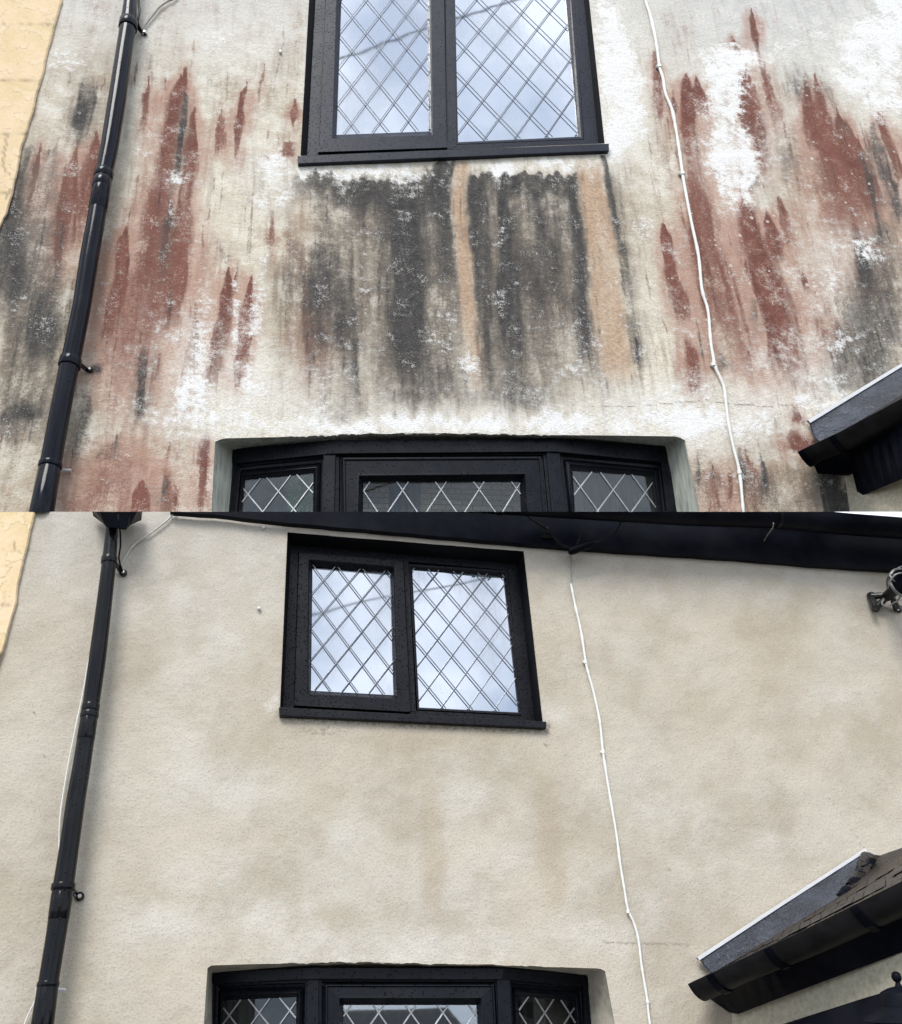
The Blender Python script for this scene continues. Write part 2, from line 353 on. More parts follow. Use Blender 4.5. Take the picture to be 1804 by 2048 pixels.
def skyglass(name, tint, frost):
    m, t, b, lk = newmat(name)
    tc = t.nodes.new('ShaderNodeTexCoord').outputs['Object']
    n1 = noise(t, tc, 3.2, 5, 0.6, (1, 1, 0.6)); n2 = noise(t, tc, 1.1, 3, 0.5)
    b.inputs['Metallic'].default_value = 1.0; b.inputs['Roughness'].default_value = 0.03
    b.inputs['Base Color'].default_value = (*tint, 1)
    lk(bump(t, n2, 0.12, 0.02), b.inputs['Normal'])
    df = t.nodes.new('ShaderNodeBsdfDiffuse'); df.inputs[0].default_value = (0.42, 0.46, 0.53, 1)
    ms = t.nodes.new('ShaderNodeMixShader')
    vo = t.nodes.new('ShaderNodeTexVoronoi'); vo.inputs['Scale'].default_value = 150; lk(tc, vo.inputs['Vector'])
    dr = math_(t, 'MULTIPLY', math_(t, 'LESS_THAN', vo.outputs['Distance'], 0.28), ramp_f(t, noise(t, tc, 7, 3, 0.5), 0.52, 0.66))
    run = ramp_f(t, noise(t, tc, 30, 4, 0.6, (3, 3, 0.25)), 0.5, 0.75)
    f = math_(t, 'MULTIPLY', ramp_f(t, n1, 0.42, 0.7), frost)
    f = math_(t, 'ADD', f, math_(t, 'MULTIPLY', math_(t, 'MULTIPLY', run, ramp_f(t, n1, 0.4, 0.6)), 0.25), clamp=True)
    lk(f, ms.inputs[0]); lk(b.outputs[0], ms.inputs[1]); lk(df.outputs[0], ms.inputs[2])
    dk = t.nodes.new('ShaderNodeBsdfDiffuse'); dk.inputs[0].default_value = (0.2, 0.23, 0.28, 1)
    ms2 = t.nodes.new('ShaderNodeMixShader'); lk(math_(t, 'MULTIPLY', dr, 0.3), ms2.inputs[0]); lk(ms.outputs[0], ms2.inputs[1]); lk(dk.outputs[0], ms2.inputs[2])
    lk(ms2.outputs[0], t.nodes['Material Output'].inputs[0]); return m
m_glassU = skyglass('sky_mirroring_glass', (0.56, 0.59, 0.64), 0.4)
m_glassL = skyglass('rain_spotted_mirroring_glass', (0.50, 0.53, 0.58), 0.5)
def thinglass(name, refl):
    m, t, b, lk = newmat(name)
    tr = t.nodes.new('ShaderNodeBsdfTransparent'); tr.inputs[0].default_value = (0.85, 0.88, 0.88, 1)
    gl = t.nodes.new('ShaderNodeBsdfGlossy'); gl.inputs['Roughness'].default_value = 0.02; gl.inputs[0].default_value = (0.9, 0.94, 1, 1)
    ms = t.nodes.new('ShaderNodeMixShader'); ms.inputs[0].default_value = refl
    tc = t.nodes.new('ShaderNodeTexCoord').outputs['Object']
    lk(bump(t, noise(t, tc, 1.5, 2, 0.5), 0.1, 0.02), gl.inputs['Normal'])
    lk(tr.outputs[0], ms.inputs[1]); lk(gl.outputs[0], ms.inputs[2]); lk(ms.outputs[0], t.nodes['Material Output'].inputs[0]); return m
m_bayglU = thinglass('dark_bay_glass', 0.028); m_bayglL = thinglass('reflecting_bay_glass', 0.2)
m_bayglD = thinglass('side_bay_glass', 0.04)
def stone():
    m, t, b, lk = newmat('coursed_grey_stone')
    tc = t.nodes.new('ShaderNodeTexCoord').outputs['Object']
    mp = t.nodes.new('ShaderNodeMapping'); mp.inputs['Rotation'].default_value = (R(90), 0, 0); lk(tc, mp.inputs[0])
    wv = t.nodes.new('ShaderNodeTexBrick'); lk(mp.outputs[0], wv.inputs['Vector'])
    for k, v in (('Scale', 1.0), ('Brick Width', 0.09), ('Row Height', 0.026), ('Mortar Size', 0.003), ('Mortar Smooth', 0.4)): wv.inputs[k].default_value = v
    wv.inputs['Color1'].default_value = (0.62, 0.52, 0.40, 1); wv.inputs['Color2'].default_value = (0.36, 0.30, 0.24, 1); wv.inputs['Mortar'].default_value = (0.1, 0.09, 0.08, 1)
    n1 = noise(t, tc, 60, 5, 0.7)
    c = mixc(t, 1.0, wv.outputs[0], ramp_c(t, n1, 0.3, 0.7, 0.5, 1.5), 'MULTIPLY')
    lk(c, b.inputs['Base Color']); b.inputs['Roughness'].default_value = 0.95; lk(bump(t, n1, 0.8, 0.01), b.inputs['Normal']); return m
m_stone = stone()
# ------------------------------------------------------------------ stain and painted shade masks on the walls
def stroke(X, Y, pts):
    """pts: (x, y, halfwidth, strength); a near-vertical run mark"""
    p = np.array(pts, float); ys = p[:, 1]
    out = np.zeros_like(X); sel = (Y >= ys[0] - 2) & (Y <= ys[-1] + 2)
    x, y = X[sel], Y[sel]
    c = np.interp(y, ys, p[:, 0]); hw = np.interp(y, ys, p[:, 2]); s = np.interp(y, ys, p[:, 3])
    d = np.abs(x - c) / np.maximum(hw, 0.5)
    v = np.clip((1.75 - d) / 1.4, 0, 1); v = v * v * (3 - 2 * v)
    fade = np.clip((ys[-1] + 2 - y) / max(18.0, 0.12 * (ys[-1] - ys[0])), 0, 1)
    out[sel] = v * s * fade; return out
def bundle(X, Y, pts, seed, core=.8):
    """a run mark made of a soft core and many thinner runs that start and stop unevenly"""
    r = np.random.RandomState(seed); p = np.array(pts, float); y0, y1 = p[0, 1], p[-1, 1]; hm = p[:, 2].max()
    q = p.copy(); q[:, 3] *= core; out = stroke(X, Y, q)
    if y1 - y0 < 45 or hm < 4: return stroke(X, Y, pts)
    if hm > 38: return stroke(X, Y, [(a_, b_, c_ * .95, d_ * .8) for a_, b_, c_, d_ in pts])
    for k in range(int(4 + hm * .35)):
        o = r.uniform(-1.25, 1.25); a = y0 + (y1 - y0) * r.uniform(0.03, .6); b = a + (y1 - y0) * r.uniform(.2, .75)
        ys = np.linspace(a, b, 6); cx = np.interp(ys, p[:, 1], p[:, 0]) + o * np.interp(ys, p[:, 1], p[:, 2]); w_ = hm * r.uniform(.07, .2) * np.array([.3, .8, 1, 1, .8, .4]) + .8
        st = np.interp(ys, p[:, 1], p[:, 3]) * r.uniform(.2, .6) * np.array([.6, 1, 1, .9, .6, .2])
        out = un(out, stroke(X, Y, list(zip(cx, ys, w_, st))))
    return out
def blob(X, Y, x, y, rx, ry, s):
    d = np.sqrt(((X - x) / rx) ** 2 + ((Y - y) / ry) ** 2); v = np.clip((1.6 - d) / 1.5, 0, 1)
    return v * v * (3 - 2 * v) * s
def mx_(a, b): return np.maximum(a, b)
def un(a, b): return a + b - a * b
def wob(X, Y, seed, sx, sy, amp):
    r = np.random.RandomState(seed); o = np.zeros_like(X)
    for k in range(7):
        fx, fy = r.uniform(0.4, 2.4) / sx, r.uniform(0.4, 2.4) / sy; a, b_ = r.uniform(0, 6.28, 2)
        o += np.sin(X * fx * 6.28 + a + 1.3 * np.sin(Y * fy * 6.28 + b_))
    return o / 7 * amp
RED = [
 [(372,133,1,.9),(365,160,10,1),(352,200,17,1),(343,260,20,1),(335,320,22,.95),(330,352,22,.7),(322,400,30,.8),(318,480,40,.8),(300,560,50,.72),(285,640,50,.6),(262,700,55,.52),(240,780,45,.42),(225,840,40,.15)],
 [(389,212,1,.9),(386,240,7,.95),(381,300,12,.95),(379,350,12,.7),(372,400,12,.6),(365,480,18,.6),(355,560,20,.6),(345,640,18,.45),(335,700,20,.2)],
 [(301,150,1,.6),(295,180,4,.7),(290,220,5,.6),(285,280,4,.3)], [(328,160,1,.5),(329,190,3,.4)], [(391,70,2,.3),(385,100,5,.4),(378,130,3,.2)],
 [(493,162,1,.8),(486,200,6,.85),(479,250,8,.85),(470,330,4,.5)], [(529,130,1,.5),(523,165,4,.55),(517,220,3,.3)],
 [(446,218,1,.6),(438,260,6,.65),(434,320,5,.3)], [(450,260,1,.4),(447,300,5,.4)], [(590,200,3,.7),(588,225,7,.8),(588,255,4,.4)], [(575,285,10,.5),(572,310,14,.6),(570,325,6,.3)],
 [(89,280,1,.5),(78,310,4,.6),(64,366,6,.6),(50,433,7,.5),(40,480,8,.2)], [(154,281,1,.5),(148,320,8,.7),(140,400,18,.6),(130,430,20,.55),(118,500,22,.4),(100,570,18,.2)],
 [(194,258,1,.7),(188,300,10,.75),(176,350,13,.65),(165,420,12,.5),(160,500,12,.35)], [(131,328,1,.6),(128,380,6,.75),(124,440,7,.6),(115,540,6,.4),(100,600,6,.3)],
 [(254,450,1,.8),(248,480,8,.85),(243,512,11,.8),(238,560,12,.7),(225,620,15,.6),(205,690,14,.5)],
 [(455,535,1,.8),(455,570,8,.95),(450,620,14,.95),(442,680,14,.8),(432,740,14,.7),(415,800,14,.3)], [(476,515,1,.5),(473,545,4,.6),(466,600,7,.5)],
 [(501,550,1,.9),(499,590,8,.95),(492,650,13,.95),(483,710,12,.85),(474,770,8,.75),(473,790,2,.6)],
 [(391,600,1,.6),(393,640,7,.65),(385,700,10,.5),(372,770,10,.35),(350,840,8,.2)], [(413,850,2,.4),(411,890,10,.85),(408,925,10,.8),(405,980,8,.5),(400,1040,8,.4)],
 [(284,962,2,.8),(283,990,14,.85),(280,1060,18,.8)], [(330,930,8,.2),(345,980,15,.45),(340,1060,20,.45)], [(215,865,20,.1),(235,925,50,.28),(222,975,72,.38),(200,1060,90,.42)],
 [(565,450,10,.3),(575,480,12,.35),(600,520,14,.4),(615,560,14,.4),(620,650,16,.45),(618,760,12,.3)], [(545,420,3,.3),(540,480,8,.35),(530,540,6,.2)], [(640,600,10,.2),(650,690,12,.3),(640,750,10,.2)],
 [(1499,13,1,.8),(1505,40,6,.85),(1509,75,7,.9),(1514,105,6,.5),(1524,130,6,.55),(1530,160,6,.55),(1545,210,10,.4),(1560,260,12,.35)],
 [(1465,71,1,.9),(1469,90,6,.9),(1477,125,9,.85),(1488,155,10,.9),(1495,190,15,.95),(1503,230,20,.9),(1515,260,19,.75),(1530,320,16,.6),(1540,370,14,.4)],
 [(1308,105,3,.6),(1311,140,6,.7),(1315,170,9,.65),(1318,200,14,.5),(1318,260,14,.3)], [(1345,180,1,.5),(1349,210,5,.6),(1350,235,4,.5)],
 [(1373,148,1,.9),(1372,165,8,.95),(1375,200,13,1),(1378,235,13,.9),(1382,280,15,.5),(1385,320,20,.3)], [(1391,152,1,.9),(1394,175,9,.95),(1400,200,13,1),(1405,235,12,.7)],
 [(1385,300,14,.3),(1390,340,15,.5),(1400,400,24,.65),(1408,480,28,.6),(1430,560,34,.5),(1450,640,32,.5),(1470,700,30,.4),(1480,760,30,.3)],
 [(1435,340,10,.4),(1440,370,10,.5)], [(1611,155,1,.7),(1614,200,9,.75),(1625,250,14,.75),(1640,300,18,.8)],
 [(1628,150,1,.9),(1635,180,8,.9),(1645,230,14,.85),(1655,270,22,.85),(1672,310,42,.85),(1680,350,48,.75),(1690,400,52,.6),(1700,460,48,.5),(1722,512,40,.45),(1750,580,30,.45),(1775,640,20,.3)],
 [(1672,212,1,.8),(1680,240,9,.85),(1700,285,16,.85),(1722,330,18,.85),(1740,370,20,.7),(1750,430,18,.55)],
 [(1752,215,1,.8),(1760,240,8,.85),(1772,275,9,.85),(1785,310,9,.75),(1803,370,8,.5)], [(1772,150,1,.4),(1778,180,6,.45),(1785,215,6,.4)],
 [(1487,395,1,.9),(1492,420,14,.95),(1500,460,20,.9),(1512,500,24,.9),(1525,540,28,.9),(1550,600,30,.85),(1567,660,28,.8),(1575,720,32,.65),(1585,770,25,.55),(1592,810,14,.3)],
 [(1530,415,2,.8),(1540,450,8,.85),(1552,490,14,.85),(1560,530,10,.6)], [(1560,395,5,.5),(1570,440,12,.5),(1582,500,12,.4)], [(1480,330,6,.5),(1486,370,6,.6),(1488,400,5,.6)],
 [(1328,445,1,.9),(1331,470,9,.95),(1337,500,10,.9),(1340,540,11,.9),(1352,580,14,.85),(1362,620,14,.75),(1368,660,10,.4)], [(1370,670,6,.3),(1382,710,13,.75),(1388,750,13,.8),(1390,795,6,.6)],
 [(1607,542,1,.7),(1612,570,5,.75),(1622,595,8,.4)], [(1625,620,8,.4),(1640,660,12,.5),(1652,710,8,.4)], [(1672,635,5,.5),(1676,660,8,.6),(1675,690,6,.4)],
 [(1590,812,6,.5),(1598,840,14,.8),(1605,855,10,.5)], [(1585,862,10,.5),(1600,885,25,.85),(1588,910,14,.6)],
 [(1488,900,8,.4),(1500,960,14,.5),(1505,1060,18,.4)], [(1460,945,4,.5),(1462,1010,6,.4)], [(1405,900,14,.3),(1430,970,26,.35),(1440,1060,26,.3)],
]
BLK = [
 [(640,348,42,.75),(650,370,62,.75),(650,392,62,.45),(645,420,50,.2)], [(760,365,75,.75),(770,400,80,.75),(790,450,66,.6),(790,500,50,.3)],
 [(795,400,28,.8),(805,450,27,.9),(810,520,30,.85),(812,600,28,.75),(815,680,25,.6),(825,760,20,.3)],
 [(890,326,22,.9),(885,360,26,.9),(880,400,26,.8),(872,440,24,.65),(865,500,22,.5),(862,580,22,.3)],
 [(955,350,12,.9),(953,400,15,.95),(955,450,17,.9),(962,520,17,.8),(965,600,15,.65),(968,680,12,.5),(975,780,10,.3)],
 [(1060,350,100,.8),(1060,370,98,.8),(1060,400,90,.4)], [(1007,350,8,.8),(1008,420,8,.75),(1012,500,14,.75),(1020,560,18,.7),(1025,640,18,.6),(1035,740,16,.4)],
 [(1060,380,20,.6),(1075,450,25,.55),(1085,520,25,.45),(1080,620,20,.3)], [(1115,380,20,.6),(1120,440,18,.4),(1125,520,15,.2)],
 [(1150,345,8,.9),(1146,400,14,.95),(1152,450,15,.95),(1158,520,15,.85),(1163,600,15,.8),(1170,680,14,.65),(1175,760,12,.35)],
 [(1206,312,6,.95),(1215,350,7,.95),(1222,400,7,.95),(1230,440,8,.9),(1240,490,8,.85),(1250,530,9,.8),(1256,600,10,.7),(1262,660,12,.75),(1272,720,12,.6),(1280,765,8,.3)],
 [(900,338,180,.3),(900,362,225,.62),(900,450,240,.78),(915,560,250,.8),(925,700,250,.68),(930,800,240,.52),(940,856,220,.25)],
 [(698,500,4,.5),(702,560,5,.6),(704,620,7,.65),(710,680,6,.6),(708,790,8,.4)], [(640,490,30,.3),(645,560,38,.55),(655,620,35,.45),(665,700,30,.2)], [(590,480,8,.3),(575,560,8,.35),(570,640,10,.2)],
 [(870,620,30,.2),(860,720,35,.4),(850,790,40,.45),(850,830,30,.3)], [(1040,740,30,.3),(1045,800,35,.5),(1050,835,25,.3)], [(690,780,40,.3),(680,830,50,.5),(660,855,30,.3)],
 [(180,130,8,.15),(172,175,14,.4),(168,210,18,.75),(162,250,17,.7),(157,300,10,.3)], [(60,290,6,.5),(42,340,10,.6),(24,400,20,.65),(15,460,30,.7),(18,560,40,.65),(15,620,35,.35)],
 [(110,560,18,.2),(95,640,28,.5),(85,690,28,.55),(70,730,20,.3)], [(60,800,20,.2),(42,830,32,.6),(40,850,26,.4)], [(90,300,30,.3),(80,380,50,.4),(70,480,70,.5),(70,560,70,.52),(60,700,70,.5),(50,860,64,.45),(50,940,50,.3)], [(640,440,60,.2),(650,520,60,.35),(640,600,60,.35),(660,700,60,.3),(670,800,50,.25)], [(820,440,60,.3),(830,560,60,.3),(840,660,60,.3),(830,760,60,.25)], [(1060,440,80,.2),(1080,560,80,.25),(1090,640,60,.2)],
 [(373,190,5,.7),(370,230,6,.75),(362,280,5,.7),(357,330,6,.65),(352,375,4,.5)], [(342,400,4,.5),(335,450,8,.6),(330,490,8,.5),(325,580,6,.25)],
 [(288,690,3,.4),(283,760,6,.65),(278,850,9,.5)], [(300,700,26,.2),(300,760,26,.3),(300,830,22,.2)], [(240,870,8,.3),(190,940,26,.15)], [(333,960,5,.5),(322,1010,7,.55)],
 [(212,280,4,.1),(200,420,8,.35),(178,560,10,.4),(168,640,9,.2)], [(178,760,8,.3),(165,840,14,.5),(150,930,12,.3)],
 [(1745,250,8,.5),(1756,300,12,.65),(1770,345,14,.65),(1785,390,12,.6),(1800,450,10,.5)], [(1722,310,4,.5),(1738,360,5,.6),(1752,420,4,.5),(1765,490,5,.4)],
 [(1595,130,18,.25),(1602,185,24,.4),(1605,210,14,.2)], [(1640,150,6,.35),(1660,200,7,.4),(1690,270,7,.35)], [(1505,350,15,.4),(1512,390,14,.4)], [(1565,250,20,.25),(1575,300,26,.35),(1580,370,20,.2)],
 [(1450,180,6,.4),(1453,240,9,.55)], [(1760,450,30,.3),(1755,540,56,.62),(1745,640,72,.75),(1715,730,75,.72),(1680,820,55,.5)], [(1700,420,5,.3),(1725,520,12,.45),(1735,580,10,.3)],
 [(1505,600,6,.3),(1509,650,9,.5)], [(1440,700,6,.3),(1448,735,14,.5),(1440,760,8,.2)], [(1652,935,20,.95),(1670,985,22,.95),(1684,1060,26,.95)], [(1395,905,4,.4),(1395,960,6,.55),(1392,1000,5,.3)],  # broad column beside the porch is its side shade, painted in
 [(1480,895,4,.6),(1486,950,9,.65),(1490,1000,8,.3)], [(1519,900,4,.5),(1528,960,9,.55),(1530,1010,8,.4)], [(1427,940,3,.6),(1430,975,4,.5)],
 [(1560,930,40,.2),(1570,990,50,.35),(1580,1060,50,.4)], [(425,480,3,.2),(460,530,8,.25),(470,600,8,.2)], [(425,150,3,.3),(423,200,4,.2)], [(566,60,1,.4),(560,110,2,.5),(548,190,3,.4)],
]
LIFT = [[(740,400,14,.0),(735,440,26,.55),(730,520,28,.5),(735,600,24,.4),(740,700,20,.4)], [(858,400,10,.1),(856,440,14,.5),(860,520,12,.45),(866,640,14,.5),(870,720,16,.4)], [(985,352,7,.3),(986,400,9,.6),(990,470,9,.55),(996,560,8,.4)], [(1045,372,10,.2),(1046,400,13,.6),(1052,460,14,.5),(1056,520,10,.3)],
 [(1098,376,8,.2),(1100,420,9,.5),(1104,480,8,.4)], [(1122,370,8,.2),(1126,420,10,.5),(1132,500,10,.45),(1138,600,10,.4)], [(610,385,16,.2),(615,430,20,.6),(618,490,16,.5)], [(678,420,9,.3),(682,480,10,.5),(690,560,8,.4)], [(775,430,5,.3),(778,520,6,.4),(782,620,7,.4)], [(895,560,12,.3),(898,640,22,.5),(900,740,24,.5)]]
ORA = [
 [(925,325,12,.9),(918,360,18,.95),(915,400,17,.95),(922,450,17,.95),(930,520,17,.95),(935,600,17,.95),(945,700,18,.85),(952,760,16,.7),(955,830,10,.35)],
 [(1180,318,28,.7),(1182,370,30,1),(1192,430,31,1),(1205,500,33,1),(1215,600,36,1),(1228,690,34,.95),(1240,760,28,.6),(1245,800,18,.3)],
 [(600,395,20,.4),(610,480,25,.5),(600,560,24,.4)], [(720,620,14,.2),(730,700,20,.35),(738,830,18,.35)], [(545,380,6,.3),(550,470,10,.4)], [(325,170,4,.2),(316,230,6,.5),(312,280,6,.3)],
 [(430,240,8,.3),(425,300,10,.35)], [(1395,95,8,.2),(1396,140,10,.35)], [(1420,780,30,.2),(1400,700,14,.3)][::-1], [(1440,600,20,.3),(1455,680,26,.4),(1470,750,20,.2)], [(60,860,30,.2),(70,930,40,.4),(60,1060,40,.4)],
 [(200,120,12,.25),(190,170,14,.25)], [(1560,930,20,.3),(1590,1000,40,.35),(1600,1060,40,.35)],
]
WHT_S = [
 [(1205,-150,8,.5),(1210,0,17,.8),(1222,60,28,.95),(1240,150,38,.95),(1248,220,44,.9),(1243,280,42,.9),(1226,325,18,.8),(1222,350,6,.5)],
 [(1450,88,36,.8),(1460,110,54,.95),(1456,150,42,.9),(1450,200,34,.85),(1452,240,34,.75),(1462,280,42,.85),(1465,310,52,1),(1472,350,42,.85),(1475,400,24,.75),(1470,435,8,.5)],
 [(1790,-150,60,.8),(1790,10,35,.8),(1772,60,64,.95),(1742,110,66,.85),(1742,150,70,.85),(1762,200,55,.8),(1790,260,30,.6)],
 [(400,560,16,.3),(405,620,18,.35),(412,700,22,.4),(395,780,44,.6),(385,840,70,.7),(390,880,40,.3)], [(520,500,14,.4),(515,600,12,.4),(510,720,16,.5),(500,800,40,.6)], [(470,540,8,.5),(472,640,9,.5),(465,740,14,.5)],
 [(560,280,10,.4),(548,340,34,.55),(545,400,30,.45),(530,450,14,.2)], [(355,340,14,.3),(352,362,22,.6),(350,380,16,.4)], [(340,400,4,.3),(338,440,10,.35)],
]
WHT_B = [(630,345,62,13,.8),(740,343,105,17,.95),(830,352,50,15,.8),(1010,336,42,15,.95),(1105,328,70,12,.85),(1180,340,20,12,.4),
 (700,856,90,13,1),(820,846,110,18,1),(960,850,110,16,1),(1120,846,120,24,1),(1240,845,60,28,.8),(1365,840,120,34,.95),(1480,845,80,32,.6),(1350,790,80,30,.45),(560,850,90,26,.6),(480,842,70,40,.6),
 (1622,800,44,32,.65),(1665,780,50,34,.4),(1715,500,60,26,.6),(1650,560,50,26,.4),(1690,690,40,40,.45),(130,115,46,22,.5),(430,90,60,46,.35),(280,300,26,20,.4),(540,130,40,60,.2),
 (940,720,26,40,.5),(1150,690,40,60,.35),(890,670,30,50,.3),(1000,600,18,40,.25),(730,560,14,60,.3),(660,800,50,50,.3),(1560,100,40,26,.35),(1620,60,50,24,.3),(1510,420,30,20,.3),(1290,460,26,40,.4),(1300,620,30,60,.2),
 (330,700,30,60,.25),(440,860,120,24,.5),(1480,950,30,40,.2),(1000,470,20,50,.2),(1270,660,20,60,.15),(1430,880,60,30,.45)]
def halo(s, k=1.9, add=7, st=.8):
    q = [(x, y, w_ * k + add, a * st) for x, y, w_, a in s]; q[0] = (q[0][0], q[0][1] - 10, q[0][2] * .4, q[0][3] * .3); q.append((q[-1][0] + (q[-1][0] - q[-2][0]) * .8, q[-1][1] + 40, q[-1][2], 0)); return q
def masks_upper(X, Y):
    Xw = X + wob(X, Y, 3, 60, 160, 5) + wob(X, Y, 4, 14, 60, 2.2); Yw = Y + wob(X, Y, 5, 23, 90, 7) + wob(X, Y, 6, 70, 200, 14)
    red = np.zeros_like(X); blk = np.zeros_like(X); ora = np.zeros_like(X); wht = np.zeros_like(X)
    rwash = np.zeros_like(X); bwash = np.zeros_like(X); wwash = np.zeros_like(X)
    for k_, s in enumerate(RED): red = un(red, bundle(Xw, Y + wob(X, Y, 8, 9, 900, 5), s, k_)); rwash = un(rwash, stroke(Xw, Yw, halo(s, 1.9, 9, .62)))
    for k_, s in enumerate(BLK): blk = un(blk, bundle(Xw, Yw, s, 100 + k_, .9)); bwash = un(bwash, stroke(Xw, Yw, halo(s, 1.6, 9, .62) if max(q_[2] for q_ in s) < 60 else [(a_, b_, c_, d_ * .75) for a_, b_, c_, d_ in s]))
    for s in ORA: ora = mx_(ora, stroke(Xw, Y, s))
    for s in WHT_S: wht = mx_(wht, stroke(Xw, Y, s)); wwash = un(wwash, stroke(Xw, Yw, halo(s, 1.6, 10, .6)))
    for b in WHT_B: wht = mx_(wht, blob(Xw, Yw, *b)); wwash = un(wwash, blob(Xw, Yw, b[0], b[1], b[2] * 1.6 + 8, b[3] * 1.8 + 8, b[4] * .5))
    rwash = un(rwash, blob(Xw, Yw, 280, 700, 110, 200, .6)); rwash = un(rwash, blob(Xw, Yw, 450, 620, 60, 170, .25)); rwash = un(rwash, blob(Xw, Yw, 120, 420, 80, 160, .35)); rwash = un(rwash, blob(Xw, Yw, 1440, 420, 70, 200, .4)); rwash = un(rwash, blob(Xw, Yw, 1600, 640, 120, 160, .35)); rwash = un(rwash, blob(Xw, Yw, 230, 960, 150, 80, .5)); rwash = un(rwash, blob(Xw, Yw, 1480, 660, 130, 160, .45)); rwash = un(rwash, blob(Xw, Yw, 1720, 440, 100, 140, .3)); rwash = un(rwash, blob(Xw, Yw, 1470, 960, 90, 80, .3)); rwash = un(rwash, blob(Xw, Yw, 660, 680, 90, 110, .25)); rwash = un(rwash, blob(Xw, Yw, 1110, 640, 70, 130, .22))
    for q in ((300, 720, 160, 130, .3), (600, 780, 160, 80, .4), (860, 800, 240, 50, .4), (1000, 680, 240, 80, .15), (1500, 720, 180, 130, .3), (1650, 620, 130, 160, .3), (1560, 300, 60, 120, .25), (1680, 480, 60, 60, .35), (300, 250, 120, 130, .2), (430, 420, 80, 150, .3), (520, 300, 50, 110, .25), (420, 700, 120, 100, .25), (700, 730, 110, 70, .35), (1080, 770, 160, 60, .35), (1330, 560, 60, 130, .25), (1620, 760, 110, 80, .45), (100, 330, 60, 80, .25), (1350, 820, 160, 60, .4), (1560, 500, 80, 80, .2)): wwash = un(wwash, blob(Xw, Yw, *q))
    blk = un(blk, blob(X, Y, 192, 738, 16, 13, .8)); 
    blk *= 1 - 0.9 * np.clip(ora * 1.3 - 0.35, 0, 1)
    colm = 0.5 + 0.5 * np.sin(Xw / 11.0 + 2.2 * np.sin(Xw / 37.0) + 0.8 * np.sin(Y / 120.0)); colm2 = 0.5 + 0.5 * np.sin(Xw / 4.7 + 3 * np.sin(Xw / 23.0) + np.sin(Y / 70.0))
    zone = ((Xw > 560) & (Xw < 1290)) * np.clip((Y - 390) / 60, 0, 1); blk *= 1 - zone * (.16 * colm + .10 * colm2); bwash *= 1 - zone * .1 * colm
    for s in LIFT: f_ = 1 - .7 * stroke(Xw, Yw, s); blk *= f_; bwash *= .4 + .6 * f_
    # extra random thin runs over the zones that have them
    r = np.random.RandomState(5)
    for k in range(420):
        x0 = r.uniform(-60, 1860); y0 = r.uniform(90, 900); ln = r.uniform(25, 110); sl = (736 - x0) / 3920 * -1
        if 420 < x0 < 1400 and y0 > 780: continue
        pts = [(x0, y0, 0.8, .5), (x0 + sl * ln * .5, y0 + ln * .5, r.uniform(1.2, 3), r.uniform(.3, .6)), (x0 + sl * ln, y0 + ln, 1, .15)]
        if 560 < x0 < 1260: blk = un(blk, stroke(X, Y, pts) * 0.8)
        elif r.rand() < 0.45: blk = un(blk, stroke(X, Y, pts) * 0.9)
        else: red = un(red, stroke(Xw, Y, pts) * 0.8)
    cool = np.clip((200 - Y) / 260, 0, 1) * 0.8 + blob(X, Y, 1600, 60, 300, 200, .5); cool = np.clip(cool, 0, 1)
    cream_ = blob(X, Y, 430, 560, 150, 260, .5); cream_ = mx_(cream_, blob(X, Y, 1300, 650, 70, 200, .6)); cream_ = mx_(cream_, blob(X, Y, 60, 700, 130, 200, .25)); cream_ = mx_(cream_, blob(X, Y, 460, 850, 160, 60, .4)); cream_ = mx_(cream_, blob(X, Y, 50, 960, 100, 80, .4))
    dirt = np.clip((Y - 60) / 300, 0, 1) * 0.4 + blob(X, Y, 900, 600, 330, 220, .6) + blob(X, Y, 40, 600, 200, 300, .45) + blob(X, Y, 1700, 600, 200, 250, .4)
    dirt = np.clip(dirt, 0, 1)
    dots = mx_(blob(X, Y, 1620, 430, 210, 330, .75), blob(X, Y, 1500, 240, 60, 110, .4)); dots = mx_(dots, blob(X, Y, 350, 300, 60, 90, .25)); dots = mx_(dots, blob(X, Y, 1460, 600, 110, 170, .7))
    crack = np.zeros_like(X)
    yc = np.interp(X, [1180, 1280, 1370, 1415, 1450, 1530, 1590, 1610], [812, 812, 804, 801, 807, 813, 810, 803]) + wob(X, Y * 0, 9, 30, 30, 2.5)
    crack = mx_(crack, np.clip(1.4 - np.abs(Y - yc) / 1.3, 0, 1) * ((X > 1185) & (X < 1608)))
    yc = np.interp(X, [1375, 1450, 1560], [868, 864, 866]) + wob(X, Y * 0, 10, 30, 30, 2)
    crack = mx_(crack, np.clip(1.2 - np.abs(Y - yc) / 1.3, 0, 1) * ((X > 1378) & (X < 1500)) * .6)
    bwash *= 1 - np.clip(ora * 1.3 - .2, 0, 1)
    rwash *= 1 - np.clip(ora * 1.3 - .2, 0, 1)
    brown = np.zeros_like(X)
    for q in ((20, 480, 120, 260, .9), (30, 760, 120, 200, .9), (90, 920, 60, 200, .5), (215, 450, 26, 300, .7), (190, 700, 40, 220, .8), (160, 900, 40, 200, .7), (800, 600, 230, 210, .95), (1080, 560, 170, 210, .95), (640, 600, 100, 220, .9), (900, 760, 260, 70, .6), (1450, 650, 100, 160, .4), (1640, 330, 90, 160, .4), (600, 460, 60, 90, .6), (1560, 940, 140, 90, .9), (1560, 380, 40, 160, .4), (1700, 560, 120, 200, .5), (180, 200, 50, 110, .5), (1430, 960, 60, 90, .5), (300, 880, 100, 80, .3), (1270, 420, 50, 100, .3)): brown = un(brown, blob(Xw, Yw, *q))
